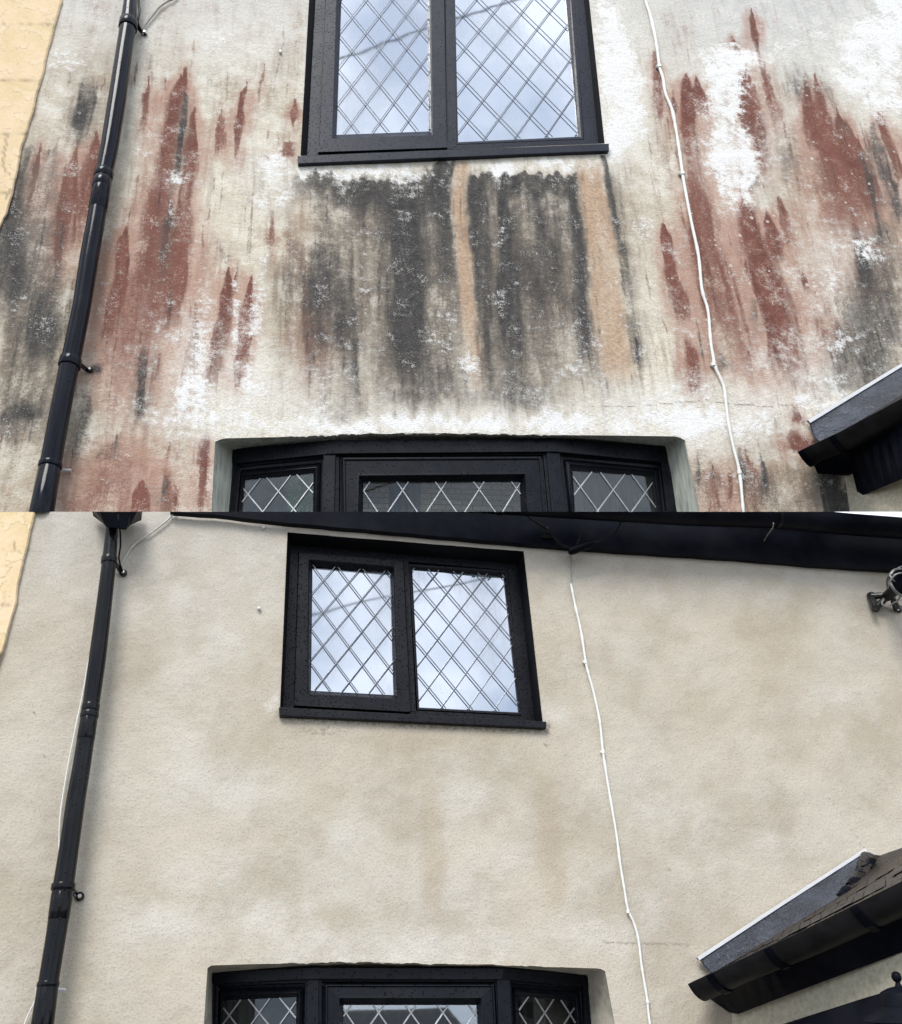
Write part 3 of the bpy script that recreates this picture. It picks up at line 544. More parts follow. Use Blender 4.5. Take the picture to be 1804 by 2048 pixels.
    wwash = wwash * (1 - blob(Xw, Yw, 910, 570, 260, 170, .4)) * (1 - .75 * np.clip(blk, 0, 1)) * (1 - .35 * np.clip(red, 0, 1))
    return dict(brown=brown, redwash=rwash, blackwash=bwash, whitewash=wwash, red=red, black=np.clip(blk, 0, 1), orange=ora, white=wht, cool=cool, cream=cream_, dirt=dirt, dots=dots, crack=crack)
def masks_lower(X, Y):
    Xw = X + wob(X, Y, 23, 90, 160, 9); Yw = Y + wob(X, Y, 25, 60, 200, 14)
    ora = np.zeros_like(X); wht = np.zeros_like(X); blk = np.zeros_like(X)
    for s in ([(855,1560,14,.3),(862,1640,20,.7),(868,1740,24,.7),(872,1840,16,.3)], [(1085,1480,24,.4),(1092,1560,22,.6),(1098,1660,22,.75),(1104,1760,24,.7),(1110,1840,16,.3)],
              [(640,1480,30,.2),(640,1560,40,.25),(650,1640,30,.2)], [(1480,1180,40,.15),(1560,1260,70,.45),(1570,1340,70,.45),(1540,1420,60,.35)], [(1400,1380,40,.3),(1400,1440,60,.4),(1390,1500,30,.2)]):
        ora = mx_(ora, stroke(Xw, Yw, s))
    for b in ((820,1480,260,30,.5),(700,1520,160,60,.3),(260,1290,50,30,.35),(430,1370,50,40,.3),(240,1430,60,40,.3),(420,1130,60,40,.3),(1100,1520,60,60,.3),(110,1250,60,60,.25),(1250,1180,60,40,.2)): ora = mx_(ora, blob(Xw, Yw, *b))
    for b in ((380,1540,60,90,.35),(470,1570,80,60,.4),(400,1740,80,50,.45),(330,1860,90,50,.6),(520,1840,120,46,.5),(720,1790,60,50,.4),(640,1880,140,34,.5),(930,1890,220,34,.55),(940,1800,60,46,.5),
              (1200,1870,120,36,.6),(1000,1720,60,40,.35),(400,1240,120,120,.35),(120,1140,40,30,.35),(1190,1110,60,30,.2),(1290,1190,40,24,.3),(1500,1190,90,30,.3),(1560,1160,60,26,.3),(1660,1390,60,30,.4),(1100,1420,30,24,.7),(545,1405,14,16,.6),
              (700,1690,60,30,.4),(950,1600,50,40,.3),(1350,1620,80,50,.3),(1530,1700,90,40,.35),(800,1915,300,14,.7),(1280,1820,60,40,.3)): wht = mx_(wht, blob(Xw, Yw, *b))
    
    yc = np.interp(X, [545, 800, 1105], [1432, 1447, 1462]); blk = mx_(blk, np.clip(1.3 - np.abs(Y - yc) / 7, 0, 1) * ((X > 555) & (X < 1098)) * .75)  # dark band along the sill underside: contact shade painted into the wall
    for b in ((247,1152,10,7,.6),(160,1797,8,6,.5),(1094,1450,10,8,.7),(1142,1112,10,18,.35),(1425,1985,30,26,.5),(640,1462,60,10,.4)): blk = mx_(blk, blob(X, Y, *b))
    r = np.random.RandomState(8)
    for k in range(26): blk = mx_(blk, blob(X, Y, r.uniform(20, 1750), r.uniform(1120, 1990), 2.5, 2.5, .9))
    cool = np.clip((1240 - Y) / 260, 0, 1) * 0.7  # greyer towards the top: shade below the gutter put into the colour
    crack = np.zeros_like(X)
    yc = np.interp(X, [1150, 1240, 1290, 1390], [1880, 1885, 1887, 1891]) + wob(X, Y * 0, 9, 30, 30, 2)
    crack = mx_(crack, np.clip(1.4 - np.abs(Y - yc) / 2.0, 0, 1) * ((X > 1160) & (X < 1388)))
    xc = np.interp(Y, [1590, 1640, 1670, 1700], [1655, 1690, 1712, 1728]) + wob(Y, X * 0, 12, 30, 30, 2)
    crack = mx_(crack, np.clip(1.3 - np.abs(X - xc) / 2.0, 0, 1) * ((Y > 1590) & (Y < 1698)) * .8)
    return dict(orange=ora, white=wht, black=blk, cool=cool, crack=crack)
def fractal(X, Y, seed, sc):
    out = np.zeros_like(X); r = np.random.RandomState(seed)
    for o in range(3):
        for k in range(4):
            th = r.uniform(0, 6.28); f = 2 ** o / sc * r.uniform(.7, 1.3)
            out += np.sin((X * math.cos(th) + Y * math.sin(th)) * f * 6.28 + r.uniform(0, 6.28)) / 2 ** o
    return out / 7
def wall_mesh(name, F, colx, rowsf, colbreak, nc, nr, holes, maskf, mat, parent, edge_noise=(), amp=0.004):
    """colx[j][i]: x of break column i at break row j; rowsf[j](x): y of break row j; nc, nr: cells per segment"""
    ci = [np.linspace(0, 1, n + 1)[:-1] for n in nc]; ri = [np.linspace(0, 1, n + 1)[:-1] for n in nr]
    cs = [(k, f) for k in range(len(nc)) for f in ci[k]] + [(len(nc) - 1, 1.0)]
    rs = [(k, f) for k in range(len(nr)) for f in ri[k]] + [(len(nr) - 1, 1.0)]
    nC, nR = len(cs), len(rs); colx = np.array(colx, float)
    ck = np.array([c[0] for c in cs]); cf = np.array([c[1] for c in cs])
    X = np.zeros((nR, nC)); Y = np.zeros((nR, nC))
    for j, (k, f) in enumerate(rs):
        b = colx[k] * (1 - f) + colx[k + 1] * f
        x = b[ck] * (1 - cf) + b[ck + 1] * cf
        X[j] = x; Y[j] = rowsf[k](x) * (1 - f) + rowsf[k + 1](x) * f
    # rays
    rx, ry, rz = X - CX, CY - Y, -FPX * np.ones_like(X)
    n = F.n; D = fractal(X, Y, 31, 420) * amp + fractal(X, Y, 32, 110) * amp * 0.35
    s = (F.k + D) / (n.x * rx + n.y * ry + n.z * rz)
    C = np.stack([rx * s, ry * s, rz * s], -1).reshape(-1, 3)
    Wd = C @ np.array(M3).T + np.array(CAMLOC)
    base = np.array(wloc(parent)); V = Wd - base
    idx = np.arange(nR * nC).reshape(nR, nC)
    q = np.stack([idx[:-1, :-1], idx[1:, :-1], idx[1:, 1:], idx[:-1, 1:]], -1)
    keep = np.ones((nR - 1, nC - 1), bool); rk = np.array([r[0] for r in rs])[:-1]; ckk = ck[:-1]
    for (hr, hc) in holes: keep[np.ix_(rk == hr, ckk == hc)] = False
    q = q[keep].reshape(-1, 4)
    me = bpy.data.meshes.new(name); me.vertices.add(len(V)); me.vertices.foreach_set('co', V.astype(np.float32).ravel())
    me.loops.add(q.size); me.loops.foreach_set('vertex_index', q.astype(np.int32).ravel())
    me.polygons.add(len(q)); me.polygons.foreach_set('loop_start', np.arange(0, q.size, 4, dtype=np.int32)); me.polygons.foreach_set('loop_total', np.full(len(q), 4, np.int32))
    me.polygons.foreach_set('use_smooth', np.ones(len(q), bool))
    me.update(calc_edges=True)
    O = np.array(F.O); UV = np.stack([(Wd - O) @ np.array(F.hw), (Wd - O) @ np.array(F.uw)], -1)
    ul = me.uv_layers.new(name='UVMap'); ul.data.foreach_set('uv', UV[q.ravel()].astype(np.float32).ravel())
    for k, a in maskf(X.ravel(), Y.ravel()).items():
        at = me.attributes.new(k, 'FLOAT', 'POINT'); at.data.foreach_set('value', np.clip(a, 0, 1).astype(np.float32))
    me.materials.append(mat); o = bpy.data.objects.new(name, me); COL.objects.link(o); o.parent = parent
    return o
def pl(*pts):
    a = np.array(pts, float); return lambda x: np.interp(x, a[:, 0], a[:, 1])
# ------------------------------------------------------------------ setting
def ground():
    mb = MB(); e = 400; mb.add([(-e, -e, 0), (e, -e, 0), (e, e, 0), (-e, e, 0)], [(0, 1, 2, 3)])
    tag(mb.build('ground', m_ground), None, None, kind='structure')
    mb = MB(); mb.prism([(-60, 0.8, 0.004), (60, 0.8, 0.004), (60, 3.6, 0.004), (-60, 3.6, 0.004)], Vector((0, 0, 0.12)))
    tag(mb.build('pavement', m_pave), None, None, kind='structure')
    mb = MB(); mb.add([(-60, -6.2, 0.004), (60, -6.2, 0.004), (60, 0.8, 0.004), (-60, 0.8, 0.004)], [(0, 1, 2, 3)])
    tag(mb.build('road', m_road), None, None, kind='structure')
ground()
UPH = thing('cottage', 'upper cottage front, its render streaked rust red and black around the leaded window', 'house', P(UP, 902, 1023, 0))
_b = P(LO, 902, 2300, 0); LOH = thing('cottage', 'cleaned plain beige cottage front below the stained one, with black fascia under the sky', 'house', _b)
# upper wall
HEADU = pl((-300, 905), (380, 892), (431, 884), (440, 879), (452, 877), (535, 875), (640, 872), (709, 868), (800, 867), (940, 868), (1082, 870), (1209, 871), (1350, 873), (1364, 877), (1371, 882), (1450, 890), (2150, 900))
def headu(x):
    x = np.asarray(x, float); j = np.sin(x * 0.31) * 0.8 + np.sin(x * 0.83 + 1) * 0.8 + np.sin(x * 0.117) * 0.9
    w_ = np.clip((x - 520) / 120, 0, 1) * np.clip((1200 - x) / 120, 0, 1)
    return HEADU(x) + j * w_
wall_mesh('wall', UP, [[-300, 626, 1162, 2150], [-300, 601, 1209, 2150], [-300, 430, 1370, 2150], [-300, 423, 1397, 2150]],
          [pl((-300, -150), (2150, -150)), pl((-300, 340), (601, 312), (1209, 287), (2150, 250)), headu, pl((-300, SEAM), (2150, SEAM))],
          None, (300, 200, 310), (150, 190, 50), [(0, 1), (2, 1)], masks_upper, m_stain, UPH)
HEADL = pl((-300, 1935), (350, 1938), (415, 1936), (422, 1931), (478, 1929), (624, 1926), (693, 1924), (820, 1927), (991, 1930), (1100, 1934), (1200, 1937), (1211, 1943), (1300, 1945), (2150, 1960))
def headl(x):
    x = np.asarray(x, float); j = np.sin(x * 0.33) * 0.8 + np.sin(x * 0.87 + 1) * 0.8 + np.sin(x * 0.127) * 0.8
    w_ = np.clip((x - 520) / 80, 0, 1) * np.clip((1150 - x) / 80, 0, 1)
    return HEADL(x) + j * w_
FASB = pl((-300, 980), (353, 1024), (433, 1029), (550, 1043), (687, 1055), (800, 1065), (1004, 1083), (1137, 1094), (1462, 1115), (1644, 1130), (1804, 1140), (2150, 1165))
topl = lambda x: np.maximum(SEAM, FASB(x) - 14)
wall_mesh('wall', LO, [[-300, 577, 1045, 2150], [-300, 575, 1047, 2150], [-300, 560, 1085, 2150], [-300, 415, 1210, 2150], [-300, 388, 1290, 2150]],
          [topl, pl((-300, 1050), (575, 1065), (1047, 1103), (2150, 1240)), pl((-300, 1380), (560, 1415), (1085, 1443), (2150, 1500)), headl, pl((-300, 2380), (2150, 2380))],
          None, (150, 100, 160), (12, 60, 85, 70), [(1, 1), (3, 1)], masks_lower, m_clean, LOH)
# the body of masonry behind each skin
def backing(F, parent, loop, name, m):
    mb = MB(); fr = L3(F, loop, -0.012); mb.loft([fr, sh(F, fr, -0.26)]); mb.build(name, m, parent)
# ------------------------------------------------------------------ neighbour's cream render at the left
def cream_wall(F, bnd, joints, cracks, label, nameb, cut):
    t = thing('neighbouring_house', label, 'house', P(F, bnd[-1][0] - 60, bnd[-1][1], 0))
    ys = np.linspace(bnd[0][1], bnd[-1][1], 220); bx = np.interp(ys, [b[1] for b in bnd], [b[0] for b in bnd])
    rr = np.random.RandomState(3); jag = np.convolve(rr.uniform(-1, 1, 224), np.ones(5) / 5, 'valid')[:220] * 3
    bx = bx + jag; nc = 120; V = []; fr = []
    X = np.zeros((220, nc + 1)); Y = np.zeros((220, nc + 1))
    for j in range(220): X[j] = np.linspace(-420, bx[j], nc + 1); Y[j] = ys[j]
    me = bpy.data.meshes.new('wall'); base = wloc(t); vs = []
    for j in range(220):
        for i in range(nc + 1):
            d = 0.016
            if i == nc: d = 0.010
            vs.append(P(F, X[j, i], Y[j, i], d) - base)
    nrm = len(vs)
    for j in range(220): vs.append(P(F, X[j, nc] + 1.0, Y[j, nc], -0.006) - base)
    fs = [(j * (nc + 1) + i, (j + 1) * (nc + 1) + i, (j + 1) * (nc + 1) + i + 1, j * (nc + 1) + i + 1) for j in range(219) for i in range(nc)]
    fs += [(j * (nc + 1) + nc, (j + 1) * (nc + 1) + nc, nrm + j + 1, nrm + j) for j in range(219)]
    me.from_pydata(vs, [], fs); me.update()
    ul = me.uv_layers.new(name='UVMap'); O = F.O - base
    for lp in me.loops:
        v = me.vertices[lp.vertex_index].co - O; ul.data[lp.index].uv = (v.dot(F.hw), v.dot(F.uw))
    Xf = np.concatenate([X.ravel(), X[:, nc]]); Yf = np.concatenate([Y.ravel(), Y[:, nc]]); cr = np.zeros_like(Xf)
    for (y0, sl) in joints: cr = mx_(cr, np.clip(1.5 - np.abs(Yf - (y0 + sl * Xf + wob(Xf, Yf * 0, int(y0), 30, 30, 2))) / 2.0, 0, 1) * (0.55 + 0.4 * np.sin(Xf * .15)))
    for pts in cracks:
        xc = np.interp(Yf, [p[1] for p in pts], [p[0] for p in pts]) + wob(Yf, Xf * 0, 40, 25, 25, 4)
        cr = mx_(cr, np.clip(1.5 - np.abs(Xf - xc) / 2.2, 0, 1) * ((Yf > pts[0][1]) & (Yf < pts[-1][1])))
    bxx = np.interp(Yf, ys, bx); dt = np.clip(1 - (bxx - Xf) / 40, 0, 1) * np.clip((Yf - bnd[0][1]) / 250, .15, 1); cr = mx_(cr, np.clip(1 - (bxx - Xf) / 3, 0, 1) * .35)
    for k, a in (('crack', cr), ('dirt', dt)):
        at = me.attributes.new(k, 'FLOAT', 'POINT'); at.data.foreach_set('value', np.clip(a, 0, 1).astype(np.float32))
    me.materials.append(m_cream); o = bpy.data.objects.new('wall', me); COL.objects.link(o); o.parent = t
cream_wall(UP, [(135, -150), (123, 0), (117, 30), (100, 93), (88, 143), (72, 200), (58, 260), (43, 293), (30, 367), (13, 430), (-4, 465), (-60, 640), (-150, 900), (-180, 1023)],
           [(51, -.02), (162, -.03), (270, -.03), (386, -.02), (500, -.02)], [[(14, 270), (5, 330), (18, 300 + 50)], [(22, 380), (10, 400)]],
           'cream painted neighbouring house at the upper left, its blistered render meeting the stained wall', 'wall', UP)
cream_wall(LO, [(70, 1024), (63, 1063), (50, 1117), (37, 1170), (30, 1217), (13, 1280), (-4, 1335), (-60, 1500), (-160, 1900), (-240, 2380)],
           [(1101, 0.03), (1211, 0.03)], [[(29, 1080), (28, 1100)]],
           'cream painted neighbouring house at the left edge beside the clean beige wall', 'wall', LO)
# ------------------------------------------------------------------ windows
def clip_poly_line(poly, p, d):
    """clip infinite 2D line p+t*d to convex polygon"""
    t0, t1 = -1e9, 1e9; n = len(poly); ar = sum(poly[i][0] * poly[(i + 1) % n][1] - poly[(i + 1) % n][0] * poly[i][1] for i in range(n))
    sg = 1 if ar > 0 else -1
    for i in range(n):
        a, b = poly[i], poly[(i + 1) % n]; ex, ey = b[0] - a[0], b[1] - a[1]
        nx, ny = -ey * sg, ex * sg; num = nx * (p[0] - a[0]) + ny * (p[1] - a[1]); den = nx * d[0] + ny * d[1]
        if abs(den) < 1e-12:
            if num < 0: return None
            continue
        t = -num / den
        if den > 0: t0 = max(t0, t)
        else: t1 = min(t1, t)
    return (t0, t1) if t1 - t0 > 0.004 else None
def lattice(F, quad3, node, right, down, width, thick, mat, parent, cut, lift=0.012):
    """lead cames on the pane quad3 (3D points, coplanar-ish): node pixel = a crossing, right/down = the next crossings"""
    o = quad3[0]; e1 = (quad3[1] - quad3[0]).normalized(); nn = (quad3[1] - quad3[0]).cross(quad3[3] - quad3[0]).normalized()
    if nn.dot(F.nw) < 0: nn = -nn
    e2 = nn.cross(e1)
    def hit(px):
        r = (M3 @ Vector((px[0] - CX, CY - px[1], -FPX))); t = (o + nn * lift - CAMLOC).dot(nn) / r.dot(nn); q = CAMLOC + r * t - o
        return (q.dot(e1), q.dot(e2))
    poly = [((q - o).dot(e1), (q - o).dot(e2)) for q in quad3]
    nd, rt, dn = hit(node), hit(right), hit(down)
    A = Vector(((rt[0] - nd[0]), (rt[1] - nd[1]))); B = Vector((dn[0] - nd[0], dn[1] - nd[1]))
    mb = MB()
    for d, st in (((A + B) * .5, A), ((A - B) * .5, A)):
        for k in range(-14, 15):
            p = (nd[0] + st.x * k + .0, nd[1] + st.y * k); c = clip_poly_line(poly, p, (d.x, d.y))
            if not c: continue
            a = o + e1 * (p[0] + d.x * c[0]) + e2 * (p[1] + d.y * c[0]) + nn * lift
            b = o + e1 * (p[0] + d.x * c[1]) + e2 * (p[1] + d.y * c[1]) + nn * lift
            t = (b - a).normalized(); s = t.cross(nn) * width / 2
            mb.loft([[a - s, a - s * .55 + nn * thick, a + s * .55 + nn * thick, a + s], [b - s, b - s * .55 + nn * thick, b + s * .55 + nn * thick, b + s]])
    return mb.build('lead_lattice', mat, parent, cut)
def qd(l0, l1, r0, r1, yt, yb=None):
    """quad from a left and right edge line; yt top y override"""
    tl = l0 if yt is None else line(l0, l1, yt); tr = r0 if yt is None else line(r0, r1, yt)
    return [tl, tr, r1, l1]
def window(F, parent, loc, lab, spec, mf, mg, cut):
    root = MB(); S = spec; dF, dS, dG = S['dF'], S['dS'], S['dG']
    hole = L3(F, S['hole'], 0.0); fo = L3(F, S['fo'], dF); fi = L3(F, S['fi'], dF)
    mbv = MB(); mbv.loft([sh(F, hole, 0.002), fo])
    root.loft([fo, fi, sh(F, fi, -.05)])
    mul = L3(F, S['mul'], dF + .001); root.prism(mul, F.nw * -0.05)
    w_ = root.build('window', mf, parent, cut, bevel=0.0012)
    w_['label'] = lab
    mbv.build('reveal', m_reveal, w_, cut)
    # fixed light bead
    fb, fg = L3(F, S['fb'], dF - .004), L3(F, S['fg'], dG)
    mb = MB(); mb.loft([sh(F, fb, -.02), fb, [a.lerp(b, .45) for a, b in zip(fb, sh(F, fg, .012))], sh(F, fg, .006), fg]); mb.build('glazing_bead', mf, w_, cut, bevel=0.0006)
    # opening casement
    so_, si, sb, sg = L3(F, S['so'], dS), L3(F, S['si'], dS), None, L3(F, S['sg'], dG + .006)
    mb = MB(); mb.loft([sh(F, so_, dF - dS), sh(F, so_, -.002), [p.lerp(q, .05) for p, q in zip(so_, si)], [p.lerp(q, .9) for p, q in zip(so_, si)], sh(F, si, -.004), [p.lerp(q, .5) for p, q in zip(sh(F, si, -.010), sh(F, sg, .008))], sh(F, sg, .004), sg])
    dp = L3(F, S['drip'], dS + .012); mb.prism(dp, F.nw * -.03)
    mb.build('casement', mf, w_, cut, bevel=0.0012)
    # sill
    sl = L3(F, S['sill'], 0.022); back = L3(F, [S['fo'][3], S['fo'][2]], dF)
    mb = MB(); mb.add(sl + [sl[0] - F.nw * .06, sl[1] - F.nw * .06, sl[2] - F.nw * .06, sl[3] - F.nw * .06], [(0, 1, 2, 3), (0, 4, 5, 1), (1, 5, 6, 2), (2, 6, 7, 3), (3, 7, 4, 0), (4, 7, 6, 5)])
    mb.build('sill', mf, w_, cut, bevel=0.002)
    for quad, (nd, rt, dn) in ((S['sg'], S['latS']), (S['fg'], S['latF'])):
        q3 = L3(F, quad, dG); mb = MB(); back3 = sh(F, q3, -.004)
        ex = [p + (p - sum(q3, Vector()) / 4) * .03 for p in q3]; mb.prism(sh(F, ex, -.001), F.nw * -.004)
        mb.build('glass_pane', mg, w_, cut)
        lattice(F, q3, nd, rt, dn, S['cw'], 0.003, m_came, w_, cut, lift=S['lift'])
    mb = MB(); mb.prism(sh(F, fo, -.034), F.nw * -.02); mb.build('blackout_board', m_reveal, w_, cut)  # added black board, blocks light leaking through gaps round the frame
    return w_
Yt = -130
window(UP, UPH, None, 'black framed leaded window with a reflected overhead wire, over the black and orange streaks', dict(
    dF=-.045, dS=-.025, dG=-.062, lift=.011, cw=.0050,
    hole=qd((618, 0), (601, 312), (1178, 0), (1209, 287), Yt), fo=qd((631, 0), (614, 314), (1168, 0), (1197, 290), Yt),
    fi=qd((651, 0), (637, 301), (1150, 0), (1168, 279), Yt), mul=[(889, Yt), (908, Yt), (913, 292), (894, 300)],
    fb=qd((907, 0), (913, 288.5), (1150, 0), (1167, 278), Yt), fg=qd((910, 0), (916, 286), (1131, 0), (1156, 275), Yt),
    so=qd((651, 0), (637, 300), (889, 0), (894, 292), Yt), si=qd((675, 0), (667, 275), (859, 0), (863, 268), Yt), sg=qd((683, 0), (673, 271), (855, 0), (858, 264), Yt),
    drip=[(636, 292), (895, 283), (895, 295), (636, 304)], sill=[(595, 312), (1218, 287), (1218, 301), (596, 327)],
    latS=((760, 167), (816, 164), (760.5, 241)), latF=((966, 199), (1028, 195), (970, 274))), m_frameU, m_glassU, UP)
window(LO, LOH, None, 'wet black framed leaded window under the fascia, in the clean beige wall', dict(
    dF=-.085, dS=-.065, dG=-.102, lift=.011, cw=.0042,
    hole=[(575, 1065), (1047, 1103), (1085, 1443), (560, 1415)], fo=[(582, 1090), (1035, 1128), (1069, 1446), (566, 1417)],
    fi=[(597, 1104), (1016, 1140), (1044, 1432), (588, 1409)], mul=[(807, 1115), (817, 1117), (832, 1424), (821, 1424)],
    fb=[(818, 1128), (1015, 1141), (1043, 1430), (835, 1419)], fg=[(824, 1139), (1007, 1153), (1037, 1426), (838, 1416)],
    so=[(598, 1104), (807, 1121), (821, 1418), (588, 1404)], si=[(619, 1120), (787, 1134), (794, 1396), (617, 1386)], sg=[(625, 1132), (781, 1145), (788, 1391), (622, 1382)],
    drip=[(588, 1403), (821, 1416), (821, 1424), (588, 1411)], sill=[(558, 1414), (1093, 1443), (1093, 1456), (559, 1431)],
    latS=((673, 1193), (724, 1197), (673, 1258)), latF=((845, 1181), (895, 1184), (849, 1243))), m_frameL, m_glassL, LO)
# ------------------------------------------------------------------ bay windows (three lights, the middle one standing forward)
def bay(F, parent, lab, B, cut, gmid, gside, came):
    yb = B['yb']
    def col(p, x2): return (p[0] + (x2 - p[0]) * (yb - p[1]) / (B['yr'] - p[1]), yb)     # carry an edge down to yb
    def q4(tl, tr, xl, xr, dl, dr):
        a, b = col(tl, xl), col(tr, xr)
        return [P(F, tl[0], tl[1], dl), P(F, tr[0], tr[1], dr), P(F, b[0], b[1], dr), P(F, a[0], a[1], dl)]
    e, c = B['de'], B['dc']
    head = MB()
    hp = B['head']                                     # 4 top points, 4 bottom points
    dd = [e, c, c, e]; top = [P(F, x, y, d + .012) for (x, y), d in zip(hp[0], dd)]; bot = [P(F, x, y, d + .012) for (x, y), d in zip(hp[1], dd)]
    head.loft([[p - F.nw * .08 for p in top], top, bot, [p - F.nw * .012 for p in bot], [p - F.nw * .08 for p in bot]], closed=False)
    root = head.build('bay_window', m_bay, parent, cut, bevel=.0015); root['label'] = lab
    # posts
    for (tl, tr, xl, xr, dl, dr) in B['posts']:
        mb = MB(); mb.prism(q4(tl, tr, xl, xr, dl + .006, dr + .006), F.nw * -.07); mb.build('post', m_bay, root, cut, bevel=.0015)
    for k, Lt in enumerate(B['lights']):
        fo, so_, si, gl = [q4(*a) for a in Lt['q']]
        mb = MB(); ri = Lt['rise']; w1 = [p.lerp(q, .10) for p, q in zip(so_, si)]; w2 = [p.lerp(q, .16) for p, q in zip(so_, si)]; w3 = [p.lerp(q, .88) for p, q in zip(so_, si)]
        mb.loft([sh(F, fo, -.05), fo, [p.lerp(q, .45) for p, q in zip(fo, so_)], [p.lerp(q, .55) for p, q in zip(sh(F, fo, -.008), sh(F, so_, -.008))], sh(F, so_, -.010), sh(F, so_, ri), sh(F, w1, ri * .9 + .001), sh(F, w2, ri * .9 - .006), sh(F, w3, .0), si, sh(F, si, -.006), [p.lerp(q, .6) for p, q in zip(sh(F, si, -.008), gl)], gl, sh(F, gl, -.01)])
        mb.build('casement', m_bay, root, cut, bevel=.001)
        mb = MB(); mb.prism(sh(F, gl, -.002), F.nw * -.003)
        mb.build('glass_pane', gmid if k == 1 else gside, root, cut)
        nd, rt, dn = Lt['lat']; lattice(F, sh(F, gl, -.002), nd, rt, dn, B['cw'], .003, came, root, cut, lift=.0006)
    # plaster opening round the bay
    lp = [P(F, x, y, 0) for x, y in B['open']]; li = [P(F, x, y, B['de'] + .01) for x, y in B['inner']]
    mid = [a.lerp(b, .07) + F.nw * -.002 for a, b in zip(lp, li)]
    mb = MB(); mb.loft([sh(F, lp, .0015), mid, li], closed=False); mb.build('plaster_reveal', B['mrev'], root, cut, smooth=True, wide=50)
    return root
U = dict(yb=1100, yr=1023, de=-.14, dc=-.045, cw=.0062, mrev=m_rev,
  head=([(462, 898), (657, 880), (1108, 876), (1333, 892)], [(464, 927), (664, 907), (1112, 903), (1336, 925)]),
  posts=[((647, 907), (671, 907), 645, 668, -.05, -.045), ((1093, 903), (1119, 903), 1104, 1132, -.045, -.05), ((466, 926), (475, 926), 455, 464, -.14, -.13), ((1322, 922), (1338, 925), 1334, 1354, -.13, -.14)],
  lights=[dict(rise=.0, lat=((557, 983), (618, 977), (556, 1060)), q=[((474, 926), (648, 908), 462, 646, -.14, -.06), ((482, 940), (640, 925), 474, 638, -.14, -.066), ((485, 950), (632, 935), 479, 631, -.14, -.066), ((489, 960), (627, 946), 482, 626, -.155, -.085)]),
          dict(rise=.012, lat=((882, 980), (958, 979), (884, 1096)), q=[((672, 906), (1092, 904), 669, 1104, -.05, -.05), ((686, 918), (1080, 916), 688, 1089, -.052, -.052), ((718, 951), (1050, 948), 716, 1055, -.040, -.040), ((727, 964), (1040, 963), 726, 1042, -.075, -.075)]),
          dict(rise=.0, lat=((1226, 980), (1290, 986), (1230, 1070)), q=[((1120, 904), (1323, 921), 1132, 1335, -.06, -.14), ((1130, 918), (1318, 936), 1142, 1327, -.066, -.14), ((1139, 928), (1309, 943), 1147, 1319, -.066, -.14), ((1145, 941), (1303, 952), 1150, 1313, -.085, -.155)])],
  open=[(423, 1027), (427, 950), (429.5, 889), (431, 884), (440, 879), (452, 877), (535, 875), (640, 872), (709, 868), (800, 867), (940, 868), (1082, 870), (1209, 871), (1350, 873), (1364, 877), (1371, 882), (1384, 950), (1398, 1027)],
  inner=[(457, 1027), (463, 960), (469, 925), (464, 905), (466, 899), (475, 898), (535, 892), (640, 884), (709, 882), (800, 881), (940, 880), (1082, 880), (1209, 886), (1315, 893), (1326, 894), (1332, 900), (1342, 945), (1354, 1027)])
# open follows the wall edge exactly
U['open'] = [(x, (float(headu(x)) if 431 < x < 1371 and y < 884 else y)) for x, y in [(423, 1027), (427, 950), (430, 884)] + [(x, 870) for x in (436, 444, 452, 470, 500, 535, 560, 580, 600, 620, 640, 660, 680, 700, 720, 740, 760, 780, 800, 830, 860, 890, 920, 950, 980, 1010, 1040, 1070, 1100, 1130, 1160, 1200, 1240, 1290, 1350, 1362)] + [(1370, 882), (1384, 950), (1398, 1027)]]
def inner_of(op, pts):
    xs = np.linspace(0, 1, len(op)); L_ = [0]
    return pts
def remap_inner(op, n_head_x, xl, xr, hx, ytab, side_l, side_r):
    out = list(side_l); k = len(op) - len(side_l) - len(side_r)
    for i in range(k):
        x = op[len(side_l) + i][0]; f = (x - hx[0]) / (hx[1] - hx[0]); X_ = xl + (xr - xl) * f; out.append((X_, float(ytab(X_))))
    return out + list(side_r)
U['inner'] = remap_inner(U['open'], 0, 466, 1330, (436, 1362), pl((466, 900), (657, 884), (1108, 880), (1330, 893)), [(457, 1027), (463, 960), (465, 905)], [(1332, 900), (1342, 945), (1354, 1027)])
bay(UP, UPH, 'black bay window with diamond leads at the seam, below the streaked render', U, UP, m_bayglU, m_bayglD, m_camew)
